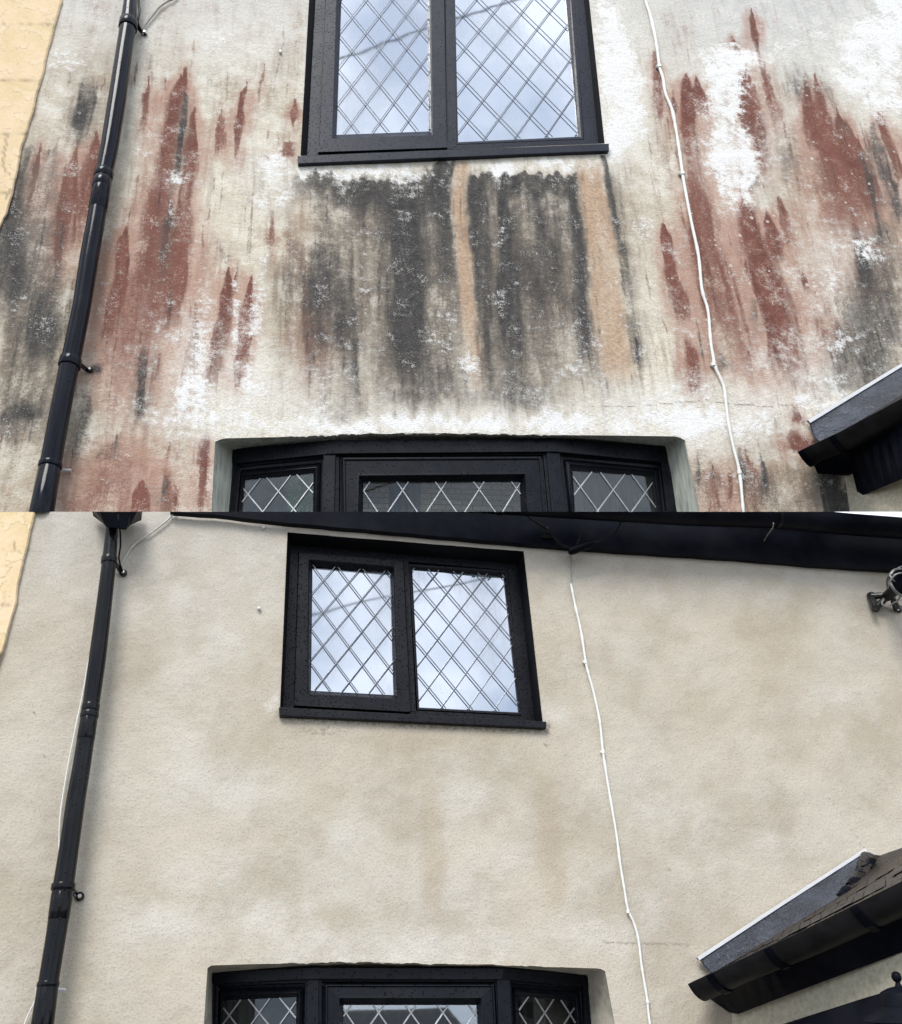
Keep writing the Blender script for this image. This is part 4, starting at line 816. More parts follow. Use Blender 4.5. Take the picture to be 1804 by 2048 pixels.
Lb = dict(yb=2340, yr=2048, de=-.16, dc=-.045, cw=.0052, mrev=m_revL,
  head=([(422, 1944), (624, 1935), (1008, 1936), (1178, 1950)], [(424, 1968), (622, 1958), (1003, 1959), (1178, 1975)]),
  posts=[((614, 1958), (637, 1958), 612, 637, -.05, -.045), ((994, 1959), (1020, 1959), 997, 1024, -.045, -.05), ((424, 1966), (434, 1966), 422, 432, -.16, -.15), ((1166, 1972), (1180, 1974), 1170, 1185, -.15, -.16)],
  lights=[dict(rise=.0, lat=((519, 2026), (580, 2021), (518, 2108)), q=[((433, 1967), (615, 1958), 431, 613, -.16, -.06), ((440, 1980), (606, 1974), 438, 605, -.16, -.066), ((444, 1991), (598, 1985), 442, 597, -.16, -.066), ((448, 2001), (593, 1994), 446, 592, -.175, -.085)]),
          dict(rise=.012, lat=((822, 2026), (886, 2026), (823, 2122)), q=[((637, 1958), (994, 1959), 637, 998, -.05, -.05), ((651, 1970), (986, 1970), 651, 990, -.052, -.052), ((679, 1996), (962, 1996), 679, 965, -.040, -.040), ((687, 2010), (953, 2010), 687, 956, -.075, -.075)]),
          dict(rise=.0, lat=((1089, 2026), (1140, 2029), (1090, 2108)), q=[((1020, 1960), (1167, 1972), 1024, 1172, -.06, -.16), ((1027, 1974), (1160, 1986), 1030, 1164, -.066, -.16), ((1032, 1984), (1152, 1994), 1035, 1156, -.066, -.16), ((1036, 1992), (1147, 2002), 1039, 1151, -.085, -.175)])])
Lb['open'] = [(x, (float(headl(x)) if 416 < x < 1209 and y < 1936 else y)) for x, y in [(388, 2380), (408, 2048), (415, 1937)] + [(x, 1900) for x in (418, 424, 440, 470, 500, 530, 560, 590, 610, 630, 650, 670, 690, 710, 740, 770, 800, 830, 860, 890, 920, 950, 980, 1010, 1040, 1070, 1100, 1130, 1160, 1190, 1205)] + [(1210, 1944), (1229, 2048), (1290, 2380)]]
Lb['inner'] = remap_inner(Lb['open'], 0, 425, 1172, (418, 1205), pl((425, 1946), (624, 1939), (1008, 1940), (1172, 1951)), [(410, 2380), (424, 2048), (424, 1950)], [(1175, 1955), (1183, 2048), (1200, 2380)])
bay(LO, LOH, 'black bay window reflecting pale sky at the foot of the clean wall', Lb, LO, m_bayglL, m_bayglD, m_camew)
# room behind each bay
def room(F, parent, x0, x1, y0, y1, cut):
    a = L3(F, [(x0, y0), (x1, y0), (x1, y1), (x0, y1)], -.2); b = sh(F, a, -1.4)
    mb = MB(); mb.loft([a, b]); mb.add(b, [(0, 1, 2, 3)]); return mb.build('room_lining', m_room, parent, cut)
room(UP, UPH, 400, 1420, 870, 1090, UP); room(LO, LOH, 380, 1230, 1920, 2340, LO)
def slab(F, name, mat, parent, x0, x1, y0, y1, d, th, cut, wave=0):
    mb = MB()
    if wave:
        xs = np.linspace(x0, x1, 60); f = [P(F, x, y0, d + math.sin(x * wave) * .02) for x in xs]; g = [P(F, x, y1, d + math.sin(x * wave) * .02) for x in xs]
        mb.loft([f, g, sh(F, g, -.006), sh(F, f, -.006)], closed=False)
    else: mb.prism(L3(F, [(x0, y0), (x1, y0), (x1, y1), (x0, y1)], d), F.nw * -th)
    return mb.build(name, mat, parent, cut)
slab(UP, 'stone_reflection_standin', m_stone, UPH, 690, 776, 900, 1090, -.26, .3, UP)  # slab added inside the room, standing in for stonework mirrored from the street
slab(UP, 'stone_reflection_standin', m_stone, UPH, 842, 1075, 900, 1090, -.26, .3, UP)  # second added slab for the mirrored stonework
c_ = slab(UP, 'curtain', m_curtb, None, 778, 840, 900, 1090, -.30, 0, UP, wave=.4); tag(c_, 'narrow dark blue curtain added between stand-in stone slabs behind the middle pane of the upper bay', 'curtain')  # the upper bay's curtains are added where the glass would mirror the street
c_ = slab(UP, 'curtain', m_curt, None, 1110, 1340, 900, 1090, -.30, 0, UP, wave=.16); tag(c_, 'grey curtain added in place of a street reflection behind the right pane of the upper bay', 'curtain')
c_ = slab(UP, 'curtain', m_curt, None, 460, 572, 900, 1090, -.30, 0, UP, wave=.16); tag(c_, 'grey curtain added in place of a street reflection behind the left pane of the upper bay beside the green leaves', 'curtain')
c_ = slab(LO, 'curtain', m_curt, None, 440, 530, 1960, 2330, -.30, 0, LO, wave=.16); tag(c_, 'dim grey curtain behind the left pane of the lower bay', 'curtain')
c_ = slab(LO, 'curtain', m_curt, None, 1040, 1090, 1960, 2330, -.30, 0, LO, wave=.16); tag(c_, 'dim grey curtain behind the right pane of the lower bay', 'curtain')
mb = MB(); rr = random.Random(4)
for k in range(900):
    p = P(UP, rr.uniform(578, 645), rr.uniform(935, 1080), rr.uniform(-.30, -.20)); s = rr.uniform(.006, .016)
    a = Vector((rr.uniform(-1, 1), rr.uniform(-1, 1), rr.uniform(-1, 1))).normalized(); b_ = a.cross(Vector((rr.uniform(-1, 1), .3, rr.uniform(-1, 1)))).normalized()
    mb.add([p, p + a * s + b_ * s * .5, p + a * s * 2, p + a * s - b_ * s * .5], [(0, 1, 2, 3)])
tag(mb.build('ivy_reflection_standin', m_leaf, None, UP), 'bushy green leaves standing in for reflected ivy behind the left pane of the upper bay', 'plant')  # leaves added behind the pane in place of mirrored ivy
# ------------------------------------------------------------------ downpipes
def pipe(F, label, pts, mat, clips, joints, plug, hopper, cut, d=.075):
    pts = sorted(pts, key=lambda p: p[2]); t = thing('downpipe', label, 'drainpipe', P(F, (pts[-1][0] + pts[-1][1]) / 2, pts[-1][2], d), 'downpipes')
    ys = [p[2] for p in pts]; lc = np.interp; cxs = [(p[0] + p[1]) / 2 for p in pts]; hws = [(p[1] - p[0]) / 2 for p in pts]
    yy = np.linspace(ys[0], ys[-1], 40)
    cen = [P(F, lc(y, ys, cxs), y, d) for y in yy]; rad = [lc(y, ys, hws) * mpp(F, lc(y, ys, cxs), y, d) for y in yy]
    mb = MB(); mb.tube(cen, rad, 36); mb.build('pipe', mat, t, cut, smooth=True)
    def at(y): x = lc(y, ys, cxs); return P(F, x, y, d), lc(y, ys, hws) * mpp(F, x, y, d)
    def ring(mb, y0, y1, grow):
        (a, ra), (b, rb) = at(y0), at(y1); n_ = (b - a).normalized()
        mb.tube([a, a + n_ * .002, b - n_ * .002, b], [ra * (grow - .04), ra * grow, rb * grow, rb * (grow - .04)], 36)
    for (y0, y1, g) in joints: mb = MB(); ring(mb, y0, y1, g); mb.build('collar', mat, t, cut, smooth=True)
    for (y0, y1, pa, pb, bolt) in clips:
        mb = MB(); ring(mb, y0, y1, 1.14)
        a = P(F, pa[0], pa[1], d * .8); b = P(F, pb[0], pb[1], .012); s = F.uw * .009; tn = (b - a).normalized(); nn = tn.cross(F.uw).normalized() * .003
        mb.loft([[a - s - nn, a + s - nn, a + s + nn, a - s + nn], [b - s - nn, b + s - nn, b + s + nn, b - s + nn]])
        bo = P(F, bolt[0], bolt[1], .003); mb.lathe(bo, [(0, 0), (.013, 0), (.013, .007), (0, .007)], 16, F.nw, F.hw)
        br = mb.build('bracket', mat, t, cut, smooth=True)
        mb = MB(); mb.lathe(bo, [(.0, .018), (.005, .018), (.007, .014), (.0075, .007), (.0, .007)], 6, F.nw, F.hw); mb.build('bolt', m_steel, br, cut)
    if plug:
        (x0, x1, y, r_) = plug; mb = MB(); mb.tube([P(F, x0, y, .02), P(F, x1 - 3, y + .5, .02), P(F, x1, y + .5, .02)], [r_ * mpp(F, x0, y)] * 3, 12)
        mb.build('tie', m_trim, t, cut, smooth=True)
    if hopper:
        tp, bt = hopper; a, b = L3(F, tp, .03), L3(F, bt, .03)
        mb = MB(); n_ = F.nw * .13
        mb.loft([[a[0], a[0] + n_ * .7, a[0] + n_ + (a[1] - a[0]) * .12, a[1] + n_ + (a[0] - a[1]) * .12, a[1] + n_ * .7, a[1]],
                 [b[0], b[0] + n_ * .7, b[0] + n_ + (b[1] - b[0]) * .12, b[1] + n_ + (b[0] - b[1]) * .12, b[1] + n_ * .7, b[1]],
                 *[[P(F, x, y, q) for x, y, q in lp] for lp in hopper_l]])
        mb.build('hopper', m_black, t, cut, bevel=.003)
    return t
hopper_l = [[(206, 1047, .03), (206, 1047, .11), (212, 1054, .13), (252, 1060, .13), (260, 1052, .11), (260, 1050, .03)], [(216, 1050, .05), (216, 1050, .09), (218, 1054, .1), (236, 1056, .1), (238, 1052, .09), (238, 1050, .05)]]
pipe(UP, 'dark blue black downpipe on the stained wall, left of the red streaks',
     [(258, 286, -150), (248, 273, 0), (241, 274, 45), (232, 265, 100), (216, 252, 200), (200, 236, 300), (187, 221, 365), (172, 209, 450), (160, 198, 512), (145, 182, 612), (124, 163, 712), (118, 158, 735), (102, 143, 812), (80, 123, 925), (60, 108, 1024), (45, 95, 1090)],
     m_pipeU, [(42, 57, (271, 50), (284, 66), (289.5, 68)), (717, 734, (158, 727), (174, 740), (180.5, 741))], [(343, 357, 1.12), (358, 377, 1.09), (345, 420, 1.04), (925, 936, 1.1), (930, 1060, 1.035)], (118, 142, 940, 3.0), None, UP)
pipe(LO, 'wet black downpipe with hopper head on the clean beige wall',
     [(217, 239, 1024), (213, 237, 1045), (204, 233, 1120), (203, 232, 1130), (191, 223, 1220), (177, 212, 1320), (162, 196, 1430), (145, 182, 1530), (132, 171, 1600), (117, 157, 1703), (104, 147, 1780), (92, 133, 1869), (76, 117, 1966), (62, 108, 2048), (15, 70, 2340)],
     m_pipeL, [(1114, 1127, (232, 1128), (242, 1144), (247, 1147)), (1767, 1781, (145, 1780), (153, 1792), (160, 1793.5))], [(1408, 1422, 1.07), (1424, 1436, 1.1), (1427, 1480, 1.03), (1963, 1974, 1.1), (1970, 2100, 1.035), (1785, 1840, 1.03)], (112, 131, 1979, 3.2), ([(180, 1000), (288, 1000)], [(187, 1033), (283, 1041)]), LO)
# ------------------------------------------------------------------ cables
def smooth_path(pts, k=6):
    out = []; n = len(pts)
    for i in range(n - 1):
        p0, p1, p2, p3 = pts[max(i - 1, 0)], pts[i], pts[i + 1], pts[min(i + 2, n - 1)]
        for j in range(k):
            t = j / k; out.append(tuple(.5 * ((2 * b) + (-a + c) * t + (2 * a - 5 * b + 4 * c - e) * t * t + (-a + 3 * b - 3 * c + e) * t ** 3) for a, b, c, e in zip(p0, p1, p2, p3)))
    out.append(tuple(pts[-1])); return out
def cable(F, name, label, cat, pts, rpx, mat, cut, d=.012, clips=(), lump=0.0, group=None, cm=None):
    pts = [p if len(p) == 3 else (p[0], p[1], d) for p in pts]; sp = smooth_path(pts)
    P3 = [P(F, *p) for p in sp]; rr = random.Random(len(pts))
    rad = [rpx * mpp(F, p[0], p[1]) * (1 + lump * rr.uniform(-.4, 1) * (rr.random() < .5)) for p in sp]
    mb = MB(); mb.tube(P3, rad, 10); o = mb.build(name, mat, None, cut, smooth=True); tag(o, label, cat, group)
    for (x, y, dx) in clips:
        mb = MB(); r = rpx * mpp(F, x, y); c = P(F, x, y, d)
        mb.tube([c - F.uw * r * 1.3, c + F.uw * r * 1.3], r * 1.55, 12); mb.tube([P(F, x + dx, y, .0), P(F, x + dx, y, .012), P(F, x + dx, y, .014)], [r * .9, r * 1.1, r * .5], 8)
        mb.tube([c, P(F, x + dx, y, .006)], r * .8, 8)
        mb.build('cable_clip', cm or mat, o, cut, smooth=True)
    return o
cable(UP, 'cable', 'long white cable clipped down the stained wall right of the window', 'cable',
      [(1262, -140), (1280, -60), (1291, 0), (1301, 33), (1312, 83), (1319, 133), (1326, 157), (1331, 187), (1344, 220), (1352, 260), (1361, 317), (1365, 347), (1371, 383), (1384, 450), (1397, 512), (1404, 579), (1416, 622), (1421, 679), (1426, 712), (1431, 735), (1447, 772), (1452, 805), (1457, 845), (1467, 895), (1479, 945), (1487, 1024), (1492, 1070)],
      2.8, m_white, UP, lump=.3, clips=[(1319, 133, -5), (1365, 347, -6), (1427, 729, -4), (1479, 945, 0)])
cable(LO, 'cable', 'long white cable running down the clean wall from the black joint', 'cable',
      [(1142, 1168), (1144, 1179), (1151, 1214), (1162, 1263), (1171, 1321), (1177, 1348), (1188, 1388), (1200, 1446), (1206, 1504), (1217, 1575), (1233, 1670), (1240, 1725), (1249, 1780), (1256, 1819), (1268, 1847), (1277, 1880), (1283, 1929), (1291, 1978), (1295, 2003), (1300, 2048), (1325, 2200)],
      2.3, m_white, LO, lump=.3, clips=[(1171, 1324, -3), (1206, 1504, -3), (1256, 1823, 0), (1295, 2003, 0)])
cable(LO, 'cable', 'short bare dark end of cable between the black joint and the white cable', 'cable', [(1137, 1103, .03), (1142, 1119), (1142, 1140), (1143, 1168)], 1.3, m_grey, LO)
cable(UP, 'cable', 'short grey cable looping up from the pipe bracket on the stained wall', 'cable', [(284, 60), (293, 46), (307, 28), (320, 13), (336, 2), (352, -8), (390, -60)], 2.2, m_grey, UP)
cable(UP, 'cable', 'thin black cable hanging behind the upper downpipe', 'cable', [(276, -60, .05), (277, 0, .05), (279, 22, .05), (276, 45, .05), (283, 62, .03)], 2.4, m_pipeU, UP)
cable(LO, 'cable', 'pale grey cable rising from the hopper bracket on the clean wall', 'cable', [(242, 1132), (252, 1112), (268, 1090), (300, 1067), (330, 1044), (353, 1022), (380, 1000)], 2.0, simple('pale_grey_sheath', (0.42, 0.41, 0.38), .5), LO)
cable(LO, 'cable', 'thin black cable drooping beside the hopper head', 'cable', [(236, 1010, .14), (237, 1040, .14), (240, 1060, .11), (241, 1090, .08), (238, 1118, .05), (245, 1143, .02)], 1.8, m_pipeL, LO)
cable(LO, 'cable', 'thin white wire hanging at the left side of the lower downpipe', 'cable', [(180, 1310, .02), (175, 1333, .02), (165, 1390), (157, 1427), (146, 1480), (135, 1536), (126, 1590), (120, 1636), (118, 1690), (120, 1730, .02)], 1.5, m_white, LO)
cable(LO, 'cable', 'loose white wire end at the lower left corner beside the pipe foot', 'cable', [(72, 1975, .02), (70, 2000), (60, 2022), (50, 2045), (30, 2100)], 1.5, m_white, LO)
# ------------------------------------------------------------------ fascia and gutter of the clean cottage
fb = [(x, float(FASB(x))) for x in np.linspace(340, 2100, 60)]
GT = pl((-300, 915), (1373, 1022), (1551, 1028), (1671, 1040), (1804, 1050), (2150, 1085))
jit = lambda x: math.sin(x * .21) * .4 + math.sin(x * .067) * .5
lo_l = [P(LO, x, y + jit(x), .035) for x, y in fb]; up_l = [P(LO, x, float(GT(x)) + 8, .035) for x, _ in fb]
mb = MB(); mb.loft([sh(LO, lo_l, -.03), lo_l, up_l, sh(LO, up_l, -.03)], closed=False); mb.build('fascia_board', m_black, LOH, LO)
mb = MB(); rings = []
for x in np.linspace(300, 2100, 40):
    c = P(LO, x, float(GT(x)), .16); rr_ = .058
    rings.append([c + LO.nw * (-rr_ * math.cos(a)) * -1 + LO.uw * (-rr_ * 1.05 * math.sin(a)) for a in np.linspace(0, math.pi, 16)] + [c - LO.nw * (rr_ - .004), c + LO.nw * (rr_ - .004)])
for r_ in rings: pass
mb.loft(rings); g_ = mb.build('gutter', m_black, LOH, LO, smooth=True)
def gbr(x):
    mb = MB(); c = P(LO, x, float(GT(x)), .16); rr_ = .0615
    for k in (0,):
        a_ = [c + LO.nw * (rr_ * math.cos(a)) + LO.uw * (-rr_ * 1.05 * math.sin(a)) - LO.hw * .008 for a in np.linspace(-.12, math.pi, 16)]
        mb.loft([a_, [p + LO.hw * .016 for p in a_]], closed=False)
    mb.prism([c + LO.nw * .05 - LO.hw * .006, c + LO.nw * .068 - LO.hw * .006, c + LO.nw * .068 + LO.hw * .006, c + LO.nw * .05 + LO.hw * .006], LO.uw * .012)
    mb.build('gutter_bracket', m_gutU, g_, LO)
gbr(1549); gbr(1000)
cable(LO, 'string', 'thin frayed string hanging from the gutter bracket', 'string', [(1547, 1046, .23), (1545, 1056, .2), (1535, 1070, .12), (1528, 1082, .05)], .9, m_grey, LO)
# ------------------------------------------------------------------ black cable joint at the fascia
mb = MB(); a, b = P(LO, 1137, 1104, .07), P(LO, 1186, 1085, .09); r0 = 8 * mpp(LO, 1160, 1095)
mb.tube([a, a.lerp(b, .04), a.lerp(b, .2), a.lerp(b, .8), a.lerp(b, .96), b], [r0 * .6, r0 * .9, r0, r0, r0 * .9, r0 * .6], 16)
tag(mb.build('cable_joint', m_black, None, LO, smooth=True), 'stubby black cable joint tube under the fascia, above the white cable', 'cable joint')
cable(LO, 'cable', 'twisted black cable crossing the fascia left of the black joint', 'cable', [(1040, 1020, .2), (1060, 1037, .08), (1095, 1059, .06), (1110, 1078, .06), (1128, 1092, .06), (1150, 1094, .07), (1162, 1068, .06)], 1.6, m_gutU, LO, lump=.5)
cable(LO, 'cable', 'black cable curving up from the right end of the black joint to the gutter', 'cable', [(1184, 1084, .09), (1205, 1080, .08), (1229, 1066, .08), (1240, 1048, .12), (1250, 1015, .22)], 1.5, m_gutU, LO)
mb = MB(); mb.prism(L3(LO, [(1082, 1074), (1096, 1062), (1110, 1077)], .05), LO.nw * -.01); mb.tube([P(LO, 1095, 1054, .055), P(LO, 1096, 1066, .06)], .004, 8)
tag(mb.build('cable_hook', m_gutU, None, LO, bevel=.001), 'small triangular grey hook screwed to the black fascia', 'hook')
# ------------------------------------------------------------------ wall fixings
def screw(F, x, y, lab, cut, s=1.0, m=None):
    mb = MB(); mb.lathe(P(F, x, y, -.002), [(0, .016 * s), (.004 * s, .016 * s), (.0062 * s, .012 * s), (.0065 * s, .004 * s), (.003 * s, .002), (.003 * s, 0)], 12, F.nw, F.hw)
    tag(mb.build('wall_plug', m or m_trim, None, cut, smooth=True), lab, 'wall plug')
screw(UP, 561, 107, 'small pale plug in the stained wall left of the window', UP, 1.1, m_steel)
screw(LO, 518, 1219, 'small white plug in the clean wall left of the window', LO)
screw(LO, 527, 1057, 'small white plug just under the fascia, left of the window corner', LO)
# ------------------------------------------------------------------ porch roofs at the right
def strip(mb, F, A, B, th=.004):
    """sheet between two polylines given as (x, y, d)"""
    n = max(len(A), len(B)) * 4
    def rs(Q):
        Q = np.array(Q, float); t = np.r_[0, np.cumsum(np.hypot(np.diff(Q[:, 0]), np.diff(Q[:, 1])))]; t /= t[-1]; u_ = np.linspace(0, 1, n)
        return [P(F, np.interp(u, t, Q[:, 0]), np.interp(u, t, Q[:, 1]), np.interp(u, t, Q[:, 2])) for u in u_]
    a, b = rs(A), rs(B); o = F.nw * -th
    mb.loft([a, b, [p + o for p in b], [p + o for p in a], a], closed=False)
def lantern_at(F, x, y, d, cut, lab):
    t = thing('wall_lantern', lab, 'lantern', P(F, x, y, d)); s = mpp(F, x, y, d); c = P(F, x, y, d); up = Vector((0, 0, 1))
    mb = MB(); mb.lathe(c, [(0, 9.5 * s), (4 * s, 8.6 * s), (7.5 * s, 5.5 * s), (9 * s, 0), (7.5 * s, -5 * s), (4 * s, -8.5 * s), (5 * s, -12 * s), (7 * s, -16 * s)], 20); mb.build('finial', m_black, t, cut, smooth=True)
    mb = MB(); mb.lathe(c, [(0, -13 * s), (7 * s, -15 * s), (20 * s, -18 * s), (33 * s, -24 * s), (37 * s, -36 * s), (38 * s, -46 * s), (50 * s, -54 * s), (66 * s, -62 * s), (72 * s, -68 * s), (66 * s, -70 * s), (0, -70 * s)], 28); mb.build('cap', m_black, t, cut, smooth=True)
    mb = MB(); z0, z1 = -70 * s, -190 * s
    for k in range(6):
        a0 = k * math.pi / 3; p = Vector((math.cos(a0), math.sin(a0), 0)); mb.tube([c + p * 58 * s + up * z0, c + p * 36 * s + up * z1], 3.5 * s, 8)
    mb.lathe(c, [(0, z1), (38 * s, z1), (38 * s, z1 - 8 * s), (10 * s, z1 - 20 * s), (0, z1 - 22 * s)], 24); mb.build('cage', m_black, t, cut)
    mb = MB(); mb.lathe(c, [(52 * s, z0), (33 * s, z1)], 6); mb.build('glazing', m_bayglD, t, cut)
    mb = MB(); mb.tube([c + up * (-60 * s), c + up * (-60 * s) - F.nw * .2 + F.hw * .02, c - F.nw * .42 + up * (-90 * s)], 4 * s, 10); mb.build('arm', m_black, t, cut, smooth=True)
# lower porch
def porch(F, lab, S, cut):
    t = thing('porch', lab, 'porch', P(F, *S['base']))
    mb = MB(); strip(mb, F, S['sw'][0], S['sw'][1], .03); mb.build('side_wall', m_porchw, t, cut)
    mb = MB(); strip(mb, F, S['fl'][0], S['fl'][1], .006); 
    o = mb.build('lead_flashing', m_lead, t, cut)
    mb = MB(); strip(mb, F, S['tr'][0], S['tr'][1], .012); o2 = mb.build('flashing_trim', m_trim, o, cut)
    rt = random.Random(9)
    for k, (A, B, mt) in enumerate(S['tiles']):
        mb = MB()
        if len(A) < 10: strip(mb, F, A, B, .02)
        else:
            A_, B_ = np.array(A, float), np.array(B, float); us = np.linspace(0, len(A) - 1, 27 if k % 2 else 24)
            g_ = lambda Q, u: [np.interp(u, range(len(Q)), Q[:, i]) for i in range(3)]
            for u0, u1 in zip(us[:-1], us[1:]):
                gp = (u1 - u0) * .05; dz = rt.uniform(-.007, .007); tl = rt.uniform(-.012, .012); ex = rt.uniform(-.1, .12)
                c4 = [g_(A_, u0 + gp), g_(A_, u1 - gp), g_(B_, u1 - gp), g_(B_, u0 + gp)]
                for q in (2, 3):
                    for i in (0, 1): c4[q][i] += (c4[q][i] - c4[3 - q][i]) * ex
                pts = [P(F, c[0], c[1], c[2] + dz + (tl if q in (1, 2) else 0)) for q, c in enumerate(c4)]
                mb.prism(pts, F.nw * -.016 + F.uw * -.004)
            strip(mb, F, [(x, y, d - .022) for x, y, d in A], [(x, y, d - .03) for x, y, d in B], .004)
        mb.build('tile_course', mt, t, cut, bevel=.0015 if len(A) >= 10 else 0)
    # gutter: a half round swept along the eaves
    g = np.array(S['gut'], float); mb = MB(); loops = []
    us = np.linspace(0, 1, 24); tt = np.linspace(0, 1, len(g)); pts = [(np.interp(u, tt, g[:, 0]), np.interp(u, tt, g[:, 1]), np.interp(u, tt, g[:, 2]), np.interp(u, tt, g[:, 3])) for u in us]
    P3 = [P(F, p[0], p[1], p[2]) for p in pts]; ax = (P3[-1] - P3[0]).normalized(); view = (P3[10] - CAMLOC).normalized()
    e1 = ax.cross(view).normalized();
    if e1.dot(F.uw) > 0: e1 = -e1                       # down, square to the eaves
    e2 = ax.cross(e1).normalized();
    if e2.dot(view) > 0: e2 = -e2                       # towards the viewer
    def prof(c, r):
        pr = [(0, 1.0), (.1, 1.0), (.25, .97), (.5, .86), (.75, .64), (.93, .33), (1, 0), (.93, -.33), (.75, -.64), (.3, -.95), (0, -1)]
        return [c + e1 * (a * r) + e2 * (b * r * .75) for a, b in pr]
    for p, c in zip(pts, P3): loops.append(prof(c, p[3] * mpp(F, p[0], p[1], p[2])))
    mb.loft(loops); mb.f.append(tuple(range(len(loops[0])))); 
    gt = mb.build('gutter', S['mg'], t, cut, smooth=True, wide=30)
    for u in S['un']:
        i = int(u * 23); c = P3[i]; r = pts[i][3] * mpp(F, pts[i][0], pts[i][1], pts[i][2]) * 1.09
        a_, b_ = prof(c - ax * .012, r), prof(c + ax * .012, r); mb = MB(); mb.loft([a_, b_]); mb.f += [tuple(range(11)), tuple(range(21, 10, -1))]; mb.build('gutter_union', m_black, gt, cut, bevel=.001)
    mb = MB(); strip(mb, F, S['so'][0], S['so'][1], .01); mb.build('soffit', m_black, t, cut)
    if 'fa' in S: mb = MB(); strip(mb, F, S['fa'][0], S['fa'][1], .02); mb.build('bargeboard', m_black, t, cut)
    if 'be' in S: mb = MB(); strip(mb, F, S['be'][0], S['be'][1], .06); mb.build('lintel_beam', m_black, t, cut)
    return t
lb = [(1424, 1947, .05), (1488, 1908, .06), (1575, 1856, .08), (1642, 1815, .09), (1685, 1789, .10), (1700, 1765, .09), (1712, 1750, .08), (1745, 1716, .06)]
gtl = [(1398, 1962, .10), (1474, 1925, .22), (1608, 1862, .42), (1755, 1790, .62), (1900, 1722, .82)]
def mid(A, B, f, dd=0):
    A, B = np.array(A, float), np.array(B, float); u = np.linspace(0, 1, 14)
    def rs(Q): t = np.r_[0, np.cumsum(np.hypot(np.diff(Q[:, 0]), np.diff(Q[:, 1])))]; t /= t[-1]; return np.stack([np.interp(u, t, Q[:, i]) for i in range(3)], 1)
    M_ = rs(A) * (1 - f) + rs(B) * f; M_[:, 2] += dd; return [tuple(r) for r in M_]
up_e = [(1424, 1947, .05), (1488, 1908, .06), (1575, 1856, .08), (1642, 1815, .09), (1690, 1787, .11), (1760, 1740, .2), (1900, 1650, .4)]
rl = np.random.RandomState(2)
def rag(Q, a=1.5): return [(x + rl.uniform(-a, a), y + rl.uniform(-a, a) * .8, d) for x, y, d in Q]
TL = []
for k, (f0, f1) in enumerate([(0, .3), (.26, .55), (.5, .78), (.74, 1.08)]):
    TL.append((rag(mid(up_e, gtl, f0, .002 * k)), rag(mid(up_e, gtl, f1, .028)), m_tile2 if k == 0 else m_tile))
TL.append(([(1690, 1790, .09), (1706, 1755, .08), (1742, 1722, .07), (1762, 1710, .08), (1820, 1690, .2), (1900, 1655, .3)], [(1690, 1792, .12), (1730, 1768, .18), (1800, 1722, .26), (1900, 1680, .4)], m_tile))
TL.append((rag([(1730, 1703, .05), (1716, 1730, .06), (1702, 1756, .07), (1686, 1786, .09)], .8), rag([(1752, 1712, .07), (1736, 1738, .085), (1718, 1762, .10), (1698, 1790, .12)], 1.2), m_tile))
TL.append((rag([(1750, 1710, .07), (1738, 1735, .09), (1722, 1756, .10)], .8), rag([(1764, 1712, .09), (1762, 1735, .12), (1745, 1752, .13)], 1.2), m_tile))
for k in range(7):
    x_, y_ = 1742 - k * 8.5, 1716 + k * 9.5; TL.append((rag([(x_, y_, .10), (x_ - 8, y_ + 12, .11), (x_ - 14, y_ + 16, .10)], 2.5), rag([(x_ + 14, y_ + 3, .13), (x_ + 6, y_ + 16, .125), (x_ - 4, y_ + 22, .12)], 3), m_tile if k % 2 else m_black))
porch(LO, 'porch with wet brown tiles, lead flashing and black gutter, lower right of the clean wall', dict(base=(1480, 2300, 0), mg=m_gutU,
  sw=([(1462, 2000, .0), (1804, 1880, .6), (1900, 1850, .75)], [(1478, 2350, .0), (1830, 2350, .6), (1930, 2350, .75)]),
  fl=([(1399, 1917, .022), (1560, 1812, .022), (1733, 1701, .022), (1752, 1711, .022)], lb),
  tr=([(1395, 1915, .03), (1560, 1807.5, .03), (1731.5, 1696.5, .03)], [(1399, 1920.5, .03), (1562, 1813, .03), (1734, 1702, .03)]),
  tiles=TL, gut=[(1392, 1960, .12, 38), (1474, 1922, .25, 38), (1608, 1860, .46, 44), (1755, 1787, .68, 50), (1900, 1715, .9, 56)], un=(.15, .42, .72),
  so=([(1405, 1985, .05), (1457, 1962, .2), (1608, 1895, .42), (1804, 1800, .72), (1900, 1750, .85)], [(1457, 1998, .03), (1462, 2034, .03), (1575, 1990, .24), (1770, 1917, .55), (1900, 1868, .75)]),
  be=([(1560, 2054, .25), (1755, 1992, .66), (1900, 1950, .9)], [(1560, 2350, .25), (1755, 2350, .66), (1900, 2350, .9)])), LO)
lantern_at(LO, 1793, 1954, .8, LO, 'black wall lantern with ball finial at the lower right corner under the porch')
ub = [(1628, 870, .03), (1641, 886, .05), (1700, 853, .07), (1804, 790, .12), (1900, 735, .16)]
ug = [(1612, 900, .08), (1687, 864, .20), (1804, 800, .38), (1900, 748, .52)]
